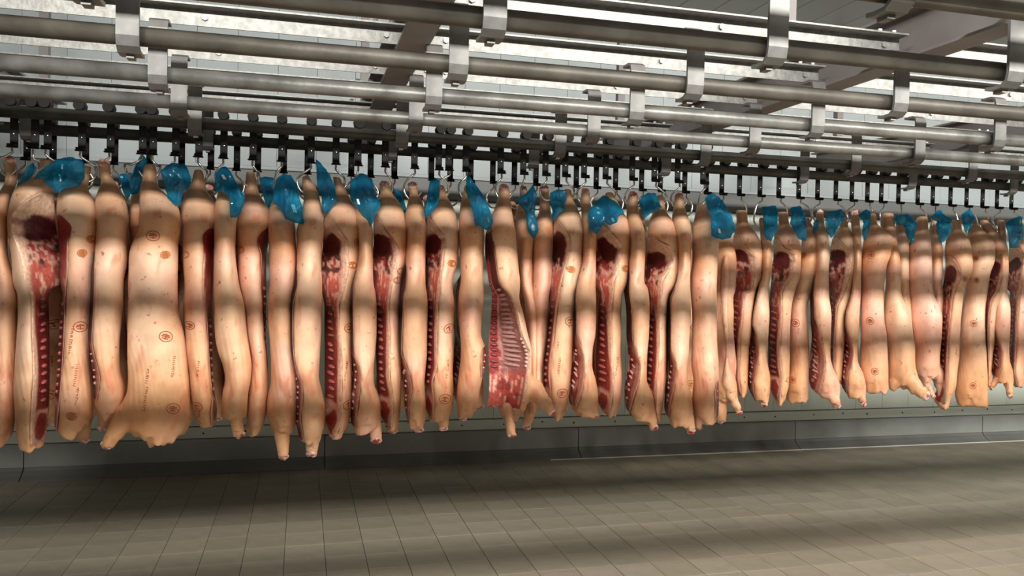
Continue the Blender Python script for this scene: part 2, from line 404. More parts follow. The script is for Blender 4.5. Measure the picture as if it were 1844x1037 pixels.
front = [(22, -1), (60, -1), (83, 1), (145, 1), (197, -1), (255, -1), (274, 1), (315, -1), (357, 1), (402, -1), (455, 1), (507, -1), (560, -1), (605, 1), (645, -1), (694, 1), (747, -1), (791, 1), (809, -1), (840, -1), (903, -1), (944, -1), (984, -1), (1020, 1), (1054, -1), (1093, 1), (1141, -1), (1181, 1), (1223, -1), (1269, -1)]
rear = [(46, -1), (93, 1), (152, 1), (205, 1), (268, 1), (326, -1), (379, -1), (426, 1), (464, 1), (511, -1), (554, 1), (633, -1), (668, 1), (711, -1), (778, 1), (812, -1), (849, 1), (889, -1), (928, -1), (967, -1), (1006, -1), (1040, -1), (1076, -1), (1111, 1), (1158, -1), (1192, 1), (1236, 1), (1275, -1), (1303, -1)]
rear_r = [(1335, 1), (1372, -1), (1406, 1), (1442, 1), (1476, -1), (1509, 1), (1538, -1), (1566, 1), (1591, -1), (1622, -1), (1657, 1), (1684, -1), (1716, 1), (1745, 1), (1774, 1), (1800, -1), (1826, 1)]
# ------------------------------------------------------------------ pork sides
STAMP_RING = None
def front_y(xx, xl, xr, Yc, d):
    u = np.clip((xx - (xl + xr) / 2) / ((xr - xl) / 2), -1, 1)
    return Yc - d / 2 * (1 - np.abs(u) ** 2.05) ** (1 / 2.05)

def build_pig(P):
    name = P['label']; Yc = P['Y']
    rows = parse(P['rows'], 3)
    zz, xl, xr = [], [], []
    for c, y, a, b in rows:
        pa = at(*px(c, a, y), Yc); pb = at(*px(c, b, y), Yc)
        z = (pa.z + pb.z) / 2
        if zz and z > zz[-1] - .028: continue
        zz.append(z); xl.append(pa.x); xr.append(pb.x)
    zz = np.array(zz); t = -zz
    n = max(24, int((zz[0] - zz[-1]) / .024))
    zs = np.linspace(zz[0], zz[-1], n)
    XL = pchip(t, xl, -zs); XR = pchip(t, xr, -zs)
    XL = XL + .000; XR = XR - .000
    wd = XR - XL
    top, bot = zz[0], zz[-1]
    fl = (top - zs)
    body = np.clip(.34 - .5 * (wd - .14), .20, .34) * (.75 if P.get('far') else .95)
    shank = np.minimum(wd * 1.05, .12)
    # shank (round) at the top grows into the deep body
    mix = ss(.10, .34, fl)
    D = np.maximum(shank * (1 - mix) + body * mix, .03)
    D = D * (1 - .35 * ss(.12, 0, zs - bot))
    YC = Yc + np.zeros(n)
    cut = P.get('cut'); hollow = P.get('hollow', 0); side = P.get('side', 'L'); kind0 = P.get('kind', 'split'); zc0 = None
    if cut:
        cr = parse(cut, 2); cz, cx = [], []
        for c, y, b in cr:
            p = at(*px(c, b, y), Yc)
            if cz and p.z > cz[-1] - .015: continue
            cz.append(p.z); cx.append(p.x)
        if side == 'L' and kind0 == 'belly':
            # the hollow belly side goes on upwards; its cavity shade is coloured near black
            zc0 = cz[0]; za = top - .46
            ext = .036 * ss(za + .02, za - .14, zs)
            if za > zc0 + .08:
                zn = np.arange(za, zc0 + .05, -.06); xn = pchip(-zs, XL, -zn)
                cz = list(zn) + cz; cx = list(xn + .004) + cx
            XL = XL - ext * (.25 + .75 * ss(zc0 - .12, zc0 + .05, zs)) * ss(bot + .02, bot + .12, zs)
        elif side == 'L' and kind0 == 'split':
            XL = XL - .016 * ss(cz[0] - .10, cz[0] - .25, zs) * ss(bot, bot + .08, zs)  # dark inner edge widened to stand in for the shaded gap
        wd = XR - XL
        cz = np.array(cz); cx = np.array(cx)
        def xb_at(z): return pchip(-cz, cx, -np.asarray(z))
    NP = 30
    V = []; Fc = []
    def chord(xx, z, l, r, d):
        xb = float(xb_at([z])[0])
        if side == 'L':
            xb = min(max(xb, l + .004), r - .012); e = l
        else:
            xb = max(min(xb, r - .004), l + .012); e = r
        yb = float(front_y(np.array([xb]), l, r, Yc, d)[0])
        q = np.clip((xx - xb) / (e - xb), 0, 1)
        y = yb + (Yc + .02 * min(1, d / .15) - yb) * q + hollow * 4 * q * (1 - q) * min(1, abs(e - xb) / .1)
        return xb, np.minimum(y, Yc + d / 2 - .03 if d > .1 else Yc + .01)
    for i in range(n):
        a = np.arange(NP) / NP * 2 * PI
        cs, sn = np.cos(a), np.sin(a); ex = 2 / 2.05
        x = (XL[i] + XR[i]) / 2 + wd[i] / 2 * np.sign(cs) * np.abs(cs) ** ex
        y = YC[i] + D[i] / 2 * np.sign(sn) * np.abs(sn) ** ex
        if cut and cz[-1] - .01 < zs[i] < cz[0] + .01:
            xb, yc = chord(x, zs[i], XL[i], XR[i], D[i])
            msk = (y < Yc + 1e-6) & ((x < xb) if side == 'L' else (x > xb))
            y = np.where(msk, np.maximum(y, np.minimum(yc + .018 * ss(0, .22, np.abs(x - xb) / max(.01, abs((XL[i] if side == 'L' else XR[i]) - xb))), np.maximum(YC[i] + D[i] / 2 - .022, y))), y)
        for k in range(NP): V.append((x[k], y[k], zs[i]))
    for i in range(n - 1):
        for k in range(NP):
            Fc.append((i*NP + k, i*NP + (k+1) % NP, (i+1)*NP + (k+1) % NP, (i+1)*NP + k))
    Fc.append(tuple(range(NP))); Fc.append(tuple(range((n-1)*NP, n*NP))[::-1])
    bm = bmesh.new()
    vs = [bm.verts.new(v) for v in V]
    for f in Fc: bm.faces.new([vs[k] for k in f])
    ends = []
    for L in P.get('legs', ()):
        c, x0, y0, r0, x1, y1, r1 = L[:7]
        S = CROP[c][2]
        px0 = px(c, x0, y0); px1 = px(c, x1, y1)
        p0 = at(*px0, Yc); p1 = at(*px1, Yc)
        sc0 = (at(px0[0] + 1, px0[1], Yc) - p0).length
        r0 = r0 / S * sc0; r1 = r1 / S * sc0
        dz = (p1 - p0); up = p0 - dz.normalized() * r0 * .9
        p1 = p1 + Vector((0, -.035, 0))
        pts, rad = [up, ], [r0 * .75]
        for q in (0, .2, .4, .6, .8, .93, 1):
            pts.append(p0.lerp(p1, q) + Vector((0, -.012 * math.sin(PI * q), 0)))
            rad.append((r0 + (r1 - r0) * (q ** .8)) * (1.06 if q == .8 else 1))
        tube(bm, pts, rad, 14)
        ends.append((pts[-1], (pts[-1] - pts[-3]).normalized(), r1))
    for Lq in P.get('lumps', ()):
        c, x0, y0, r0 = Lq; p0 = at(*px(c, x0, y0), Yc); s0 = (at(px(c, x0, y0)[0] + 1, px(c, x0, y0)[1], Yc) - p0).length / CROP[c][2]
        bmesh.ops.create_uvsphere(bm, u_segments=14, v_segments=9, radius=r0 * s0, matrix=Matrix.Translation(p0 + Vector((0, -.02, 0))))
    bmesh.ops.recalc_face_normals(bm, faces=bm.faces)
    me0 = bpy.data.meshes.new('tmp'); bm.to_mesh(me0); bm.free()
    o0 = bpy.data.objects.new('tmp', me0); C.objects.link(o0)
    rm = o0.modifiers.new('r', 'REMESH'); rm.mode = 'VOXEL'; rm.voxel_size = .0125 if P.get('far') else .0105
    sm = o0.modifiers.new('s', 'SMOOTH'); sm.iterations = 4; sm.factor = .5
    dg = bpy.context.evaluated_depsgraph_get()
    me = bpy.data.meshes.new_from_object(o0.evaluated_get(dg))
    bpy.data.objects.remove(o0); bpy.data.meshes.remove(me0)
    nv = len(me.vertices); co_ = np.empty(nv * 3); me.vertices.foreach_get('co', co_); co_ = co_.reshape(-1, 3)
    seed = P['seed'] * 3.7
    # wobble: gentle surface relief and ragged lower edge
    nz = noise3(co_ * (1, 1, .6), 14, seed) - .5
    co_[:, 1] += nz * .010; co_[:, 0] += (noise3(co_, 9, seed + 9) - .5) * .006
    low = ss(.14, 0, co_[:, 2] - bot)
    co_[:, 2] += low * (noise3(co_, 28, seed + 4) - .5) * .05
    # shallow stretch folds above the shoulder
    v = (top - co_[:, 2]) / (top - bot)
    fold = np.sin((co_[:, 0] * 1.3 + co_[:, 2] * .22) * 190 + noise3(co_, 6, seed) * 7)
    co_[:, 1] += fold * .0016 * ss(.58, .72, v) * ss(.93, .82, v)
    me.vertices.foreach_set('co', co_.ravel())
    # skin colours
    n1 = noise3(co_, 4.2, seed)[:, None]; n2 = noise3(co_, 2.6, seed + 30)[:, None]; n3 = noise3(co_ * (1.6, 1.6, .5), 12, seed + 50)[:, None]
    T = np.array(P.get('tone', (.73, .445, .285)))
    pink = np.array((.80, .47, .37)); orange = np.array((.63, .30, .115)); pale = np.array((.82, .60, .44)); shankc = np.array((.42, .25, .14))
    col = T + (pink - T) * ss(.38, .66, n1) * .85
    col = col + (pale - col) * ss(.50, .75, n2) * .6
    lo = (ss(.62, .88, v)[:, None]) * (.35 + .65 * ss(.3, .6, n2))
    col = col + (orange - col) * lo * (.12 + .8 * P.get('orange', .55))
    ham = (ss(.14, .20, v) * ss(.36, .24, v))[:, None] * ss(.35, .6, n1)
    col = col + (np.array((.70, .34, .15)) - col) * ham * .75
    col = col + (shankc - col) * (ss(.19, .08, v))[:, None] * .75
    col = col * (.93 + .14 * n3)
    setcol(me, np.clip(col, 0, 1))
    root = thing('pork_side', P['label'], 'carcass', (float((xl[0] + xr[0]) / 2), Yc, float(top)), P['group'])
    org = np.array(root.location)
    phi = math.atan2(org[0], org[1]); root.rotation_euler = (0, 0, -phi); root.scale = (math.cos(phi), 1, 1)   # hung turned a little, its cut or back towards the aisle
    co_ -= org; me.vertices.foreach_set('co', co_.ravel())
    body_o = obj('skin', me, SKIN, root, True)
    bvh = BVHTree.FromPolygons([tuple(q) for q in co_], [tuple(p.vertices) for p in me.polygons])
    def local(o): o.location = Vector(o.location) - root.location
    # cut ends
    def cut_end(p, d, r, pinkish=False):
        bm = bmesh.new(); bmesh.ops.create_uvsphere(bm, u_segments=18, v_segments=10, radius=1)
        me = bpy.data.meshes.new('cut_end'); 
        cc = np.array([v.co[:] for v in bm.verts]); rr_ = np.hypot(cc[:, 0], cc[:, 1]); 
        nn = noise3(cc, 2.3, seed + r * 50)
        cc[:, 2] *= .35; cc[:, 2] += (nn - .5) * .5 * (cc[:, 2] > 0); cc[:, :2] *= (.92 + .3 * (noise3(cc, 3, seed) - .5))[:, None]
        for v_, q in zip(bm.verts, cc): v_.co = q
        bm.to_mesh(me); bm.free()
        rim = np.array((.84, .62, .52)); red = np.array((.42, .05, .07)) if not pinkish else np.array((.66, .20, .22)); bone = np.array((.85, .66, .60))
        k = ss(.42, .62, noise3(cc * (1, 1, 0), 2.8, seed + 70))[:, None]
        c2 = red + (bone - red) * k; e = ss(.72, .95, rr_)[:, None]; c2 = c2 + (rim - c2) * e
        setcol(me, c2)
        o = obj('cut_end', me, CUT, root, True)
        o.scale = (r * 1.02,) * 3; o.rotation_euler = Vector(d).to_track_quat('Z', 'Y').to_euler(); o.location = Vector(p) - root.location
    for p, d, r in ends: cut_end(p + Vector(d) * r * .12, Vector(d) + Vector((0, -.85, 0)), r * 1.08)
    rt = float(wd[0]) / 2
    if P.get('hock', 1):
        cut_end(Vector(((xl[0] + xr[0]) / 2, Yc - rt * .3, top - rt * .10)), Vector((0, -.75, .7)), rt * .98, True)
    # cut face
    if cut:
        z0, z1 = float(cz[0]), float(max(cz[-1], bot + .004))
        m = max(30, int((z0 - z1) / .0075)); W = 22
        kind = P.get('kind', 'split')
        gz = np.linspace(z0, z1, m); gw = np.linspace(0, 1, W)
        gl = pchip(-zs[::1], XL, -gz); gr = pchip(-zs, XR, -gz); gd = pchip(-zs, D, -gz)
        PV = np.zeros((m, W, 3))
        for i in range(m):
            xb = float(xb_at([gz[i]])[0]); e = gl[i] if side == 'L' else gr[i]
            if side == 'L': xb = min(max(xb, gl[i] + .004), gr[i] - .012)
            else: xb = max(min(xb, gr[i] - .004), gl[i] + .012)
            xx = xb + (e - xb) * gw
            _, yy = chord(xx, gz[i], gl[i], gr[i], gd[i])
            PV[i, :, 0] = xx; PV[i, :, 1] = yy; PV[i, :, 2] = gz[i]
        G = PV.reshape(-1, 3); S = np.repeat(np.linspace(0, 1, m), W); Wv = np.tile(gw, m)
        g1 = noise3(G, 30, seed); g2 = noise3(G * (1, 1, .35), 75, seed + 11); g3 = noise3(G, 60, seed + 23); g4 = noise3(G, 13, seed + 5)
        def mixc(a, b, f): return a + (np.array(b) - a) * f[:, None]
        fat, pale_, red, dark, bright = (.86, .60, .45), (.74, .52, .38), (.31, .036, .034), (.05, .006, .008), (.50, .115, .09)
        col = np.tile(np.array(red), (len(S), 1))
        relief = (g3 - .5) * .006
        if kind in ('split', 'edge'):
            w_ = Wv + (g1 - .5) * .22; s_ = S + (g4 - .5) * .06
            col = mixc(col, bright, ss(.2, .28, s_) * ss(.52, .42, s_))
            col = mixc(col, fat, ss(.60, .72, g2) * ss(.22, .3, s_) * ss(.6, .45, s_) * .75)         # marbling
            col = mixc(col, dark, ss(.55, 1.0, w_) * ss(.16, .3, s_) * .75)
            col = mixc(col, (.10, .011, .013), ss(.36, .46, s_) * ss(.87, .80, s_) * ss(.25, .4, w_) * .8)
            if kind == 'split':
                memb = ss(.105, .075, s_ - .03 * (w_ < .3))
                col = mixc(col, pale_, memb)
                # aitch region: dark lean oval, pale bone and sinew strands
                ov = ((s_ - .135) / .058) ** 2 + ((w_ - .58) / .40) ** 2
                col = mixc(col, (.10, .011, .014), ss(1.15, .75, ov))
                zone = ss(.13, .17, s_) * ss(.30, .25, s_)
                col = mixc(col, (.62, .40, .32), zone * ss(.46, .54, g3) * ss(.7, 1.2, ov))
                col = mixc(col, (.05, .008, .010), zone * ss(.60, .68, g1) * .9)
            # neck: lean oval in pale fat
            nk = ss(.84, .87, s_)
            col = mixc(col, (.72, .44, .34), nk)
            ov2 = ((s_ - .935) / .055) ** 2 + ((w_ - .6) / .30) ** 2
            col = mixc(col, (.38, .05, .042), nk * ss(1.2, .8, ov2))
            fw = .17 + .06 * np.sin(S * 9 + seed) + (.04 if kind == 'split' else .0)
            fe = ss(fw + .06, fw - .06, Wv + (g4 - .5) * .06) * ss(.10, .16, S)
            col = mixc(col, fat, fe * .95)
            relief += np.where(fe > .4, .003, 0) + (g4 - .5) * .012 * ss(.1, .2, S)
        elif kind == 'belly':
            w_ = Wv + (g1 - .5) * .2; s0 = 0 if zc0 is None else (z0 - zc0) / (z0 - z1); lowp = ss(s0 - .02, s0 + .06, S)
            col = mixc(col, (.55, .30, .26), ss(.42, .2, w_) * lowp); col = mixc(col, dark, np.maximum(ss(.45, .75, w_) * .85, (1 - lowp) * .92))  # upper cavity coloured near black for the shade in the gap
            col = mixc(col, (.60, .34, .28), ss(.6, .7, g2) * ss(.2, .3, S) * .6 * lowp)
            col = mixc(col, fat, ss(.12, .04, Wv))
        else:   # open cavity
            w_ = Wv + (g1 - .5) * .10; s_ = S + (g4 - .5) * .05
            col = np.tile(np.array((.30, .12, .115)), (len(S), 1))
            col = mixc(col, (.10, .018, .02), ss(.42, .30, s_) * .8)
            col = mixc(col, (.44, .24, .22), ss(.32, .40, s_) * ss(.74, .66, s_) * ss(.5, .6, g2))
            col = mixc(col, (.33, .035, .038), ss(.66, .76, w_))
            col = mixc(col, (.62, .36, .30), ss(.035, .01, np.abs(w_ - .70)) * ss(.1, .2, s_) * .7)
            col = mixc(col, (.44, .07, .055), ss(.76, .84, s_)); col = mixc(col, (.70, .42, .33), ss(.64, .72, g2) * ss(.76, .84, s_))
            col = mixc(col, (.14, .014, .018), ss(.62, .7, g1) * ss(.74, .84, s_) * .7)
            col = mixc(col, fat, ss(.10, .03, Wv) * ss(.05, .2, S))
        PV[:, :, 1] -= (.004 + relief.reshape(m, W))
        PV[0, :, 1] += .014; PV[-1, :, 1] += .014; PV[:, 0, 1] += .006; PV[:, -1, 1] += .006
        if side == 'L': PV[:, -1, 0] += .004
        else: PV[:, -1, 0] -= .004
        f = []
        for i in range(m - 1):
            for k in range(W - 1):
                q = (i*W + k, (i+1)*W + k, (i+1)*W + k+1, i*W + k+1)
                f.append(q if side == 'R' else q[::-1])
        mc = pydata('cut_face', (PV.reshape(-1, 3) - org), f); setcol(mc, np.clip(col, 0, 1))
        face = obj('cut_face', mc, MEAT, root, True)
        H = z0 - z1
        def rib(s, w, hw, hh, hd, mt, rot=0, me_=None):
            i = min(m - 1, max(0, int(round(s * (m - 1))))); k = min(W - 1, int(round(w * (W - 1))))
            p = PV[i, k]; width = abs(PV[i, 0, 0] - PV[i, -1, 0])
            k2 = min(W - 1, k + 2); slope = math.atan2(PV[i, k2, 1] - PV[i, max(0, k-2), 1], PV[i, k2, 0] - PV[i, max(0, k-2), 0])
            if slope > PI/2: slope -= PI
            if slope < -PI/2: slope += PI
            o = bpy.data.objects.new('rib', mt); C.objects.link(o); o.parent = face
            o.location = (p[0] - org[0], p[1] - org[1] - hd * .45, p[2] - org[2]); o.scale = (hw * width, hd, hh); o.rotation_euler = (0, rot, slope)
        rng = random.Random(P['seed'])
        if kind in ('split', 'edge'):
            pitch = .040; ns = int(H * .44 / pitch)
            for q in range(ns):
                s = .40 + .44 * (q + .5) / ns
                rib(s + rng.uniform(-.003, .003), .60 + rng.uniform(-.04, .04), .34 + rng.uniform(-.06, .05), .0105 + rng.uniform(-.0015, .002), .012, RIBV, (.15 if side == 'L' else -.15) + rng.uniform(-.12, .12))
        elif kind == 'belly':
            s1 = 0 if zc0 is None else (z0 - zc0) / H; pitch = .036; ns = max(3, int(H * (1 - s1) * .62 / pitch))
            for q in range(ns):
                rib(s1 + (1 - s1) * (.18 + .62 * (q + .5) / ns) + rng.uniform(-.01, .01), .60 + rng.uniform(-.07, .07), .27 + rng.uniform(-.08, .06), .0062 + rng.uniform(-.001, .002), .007, RIBP, .35 + rng.uniform(-.2, .2))
        else:
            ns = 17
            for q in range(ns):
                s = .33 + .42 * q / (ns - 1)
                rib(s, .41, .33 - .005 * q, .0105, .012, RIBW, -.10 + .012 * q)
            for q in range(8):
                rib(.60 + .022 * q, .10 + .01 * (q % 2), .05, .009, .008, RIBP, .3)
            for q in range(16):
                rib(.30 + .031 * q, .84, .10, .010, .008, RIBD, .15)
    # inspection stamps and written marks lying on the skin
    def cast(x, z):
        h = bvh.ray_cast(Vector((x - org[0], -.6, z - org[2])), Vector((0, 1, 0)))
        return h[0]
    def ribbon(pts2, wdt, bm):
        prev = None
        for i, (x, z) in enumerate(pts2):
            a = pts2[max(0, i-1)]; b = pts2[min(len(pts2)-1, i+1)]
            d = Vector((b[0]-a[0], b[1]-a[1])); d = d.normalized() if d.length else Vector((1, 0))
            nx, nz = -d.y * wdt / 2, d.x * wdt / 2
            h1, h2 = cast(x + nx, z + nz), cast(x - nx, z - nz)
            if h1 is None or h2 is None: prev = None; continue
            c1 = bm.verts.new(h1 + Vector((0, -.0016, 0))); c2 = bm.verts.new(h2 + Vector((0, -.0016, 0)))
            if prev: bm.faces.new((prev[0], c1, c2, prev[1]))
            prev = (c1, c2)
    for c, x, y, sz in P.get('stamps', ()):
        p = at(*px(c, x, y), Yc); bm = bmesh.new(); rw, rh = .031 * sz, .025 * sz
        rot = random.Random(int(x * 7 + y)).uniform(-.4, .4)
        def R_(u, v): return (p.x + u * math.cos(rot) - v * math.sin(rot), p.z + u * math.sin(rot) + v * math.cos(rot))
        ribbon([R_(rw * math.cos(a), rh * math.sin(a)) for a in np.linspace(0, 2*PI, 29)], .0042, bm)
        if sz >= .8:
            ribbon([R_(-rw * .55, rh * .28), R_(-.2 * rw, rh * .32), R_(rw * .2, rh * .3), R_(rw * .55, rh * .28)], .007, bm)
            ribbon([R_(-rw * .7, -.02 * rh), R_(0, 0), R_(rw * .7, -.02 * rh)], .006, bm)
            ribbon([R_(-rw * .5, -rh * .38), R_(0, -rh * .42), R_(rw * .5, -rh * .38)], .006, bm)
            ribbon([R_(0, rh * .6), R_(.02 * rw, 0), R_(0, -rh * .62)], .006, bm)
        else:
            for q in np.linspace(-.6, .6, 4): ribbon([R_(-rw * .8 * (1 - q*q), q * rh), R_(0, q * rh), R_(rw * .8 * (1 - q*q), q * rh)], .008, bm)
        if len(bm.faces): obj('inspection_stamp', bm, INK if sz >= .8 else INK2, root)
        else: bm.free()
    for c, x, y, ln in P.get('marks', ()):
        p = at(*px(c, x, y), Yc); bm = bmesh.new(); r2 = random.Random(int(x + y)); hh = ln / CROP[c][2] * .0032
        z = p.z + hh / 2
        while z > p.z - hh / 2:
            a = r2.uniform(.003, .007); xo = p.x + (p.z - z) * -.12
            ribbon([(xo - a, z), (xo + a, z - r2.uniform(-.004, .004))], .0035, bm)
            if r2.random() < .5: ribbon([(xo + a, z), (xo + a * .9, z - .008)], .003, bm)
            z -= r2.uniform(.008, .013)
        if len(bm.faces): obj('stamped_number', bm, INK, root)
        else: bm.free()
    return root

def ell(m, name='rib'):
    bm = bmesh.new(); bmesh.ops.create_uvsphere(bm, u_segments=8, v_segments=5, radius=1)
    bmesh.ops.rotate(bm, verts=bm.verts, matrix=Matrix.Rotation(PI/2, 3, 'Y'))
    me = bpy.data.meshes.new(name); bm.to_mesh(me); bm.free(); me.materials.append(m)
    me.polygons.foreach_set('use_smooth', [True] * len(me.polygons)); return me
DARKM = mat('dark_lean', (.16, .02, .022), .35, coat=.2)
RIBP_M = mat('white_rib_end', (.62, .40, .34), .35)
RIBV = ell(BONE); RIBD = ell(DARKM); RIBW = ell(BONE2); RIBP = ell(RIBP_M)

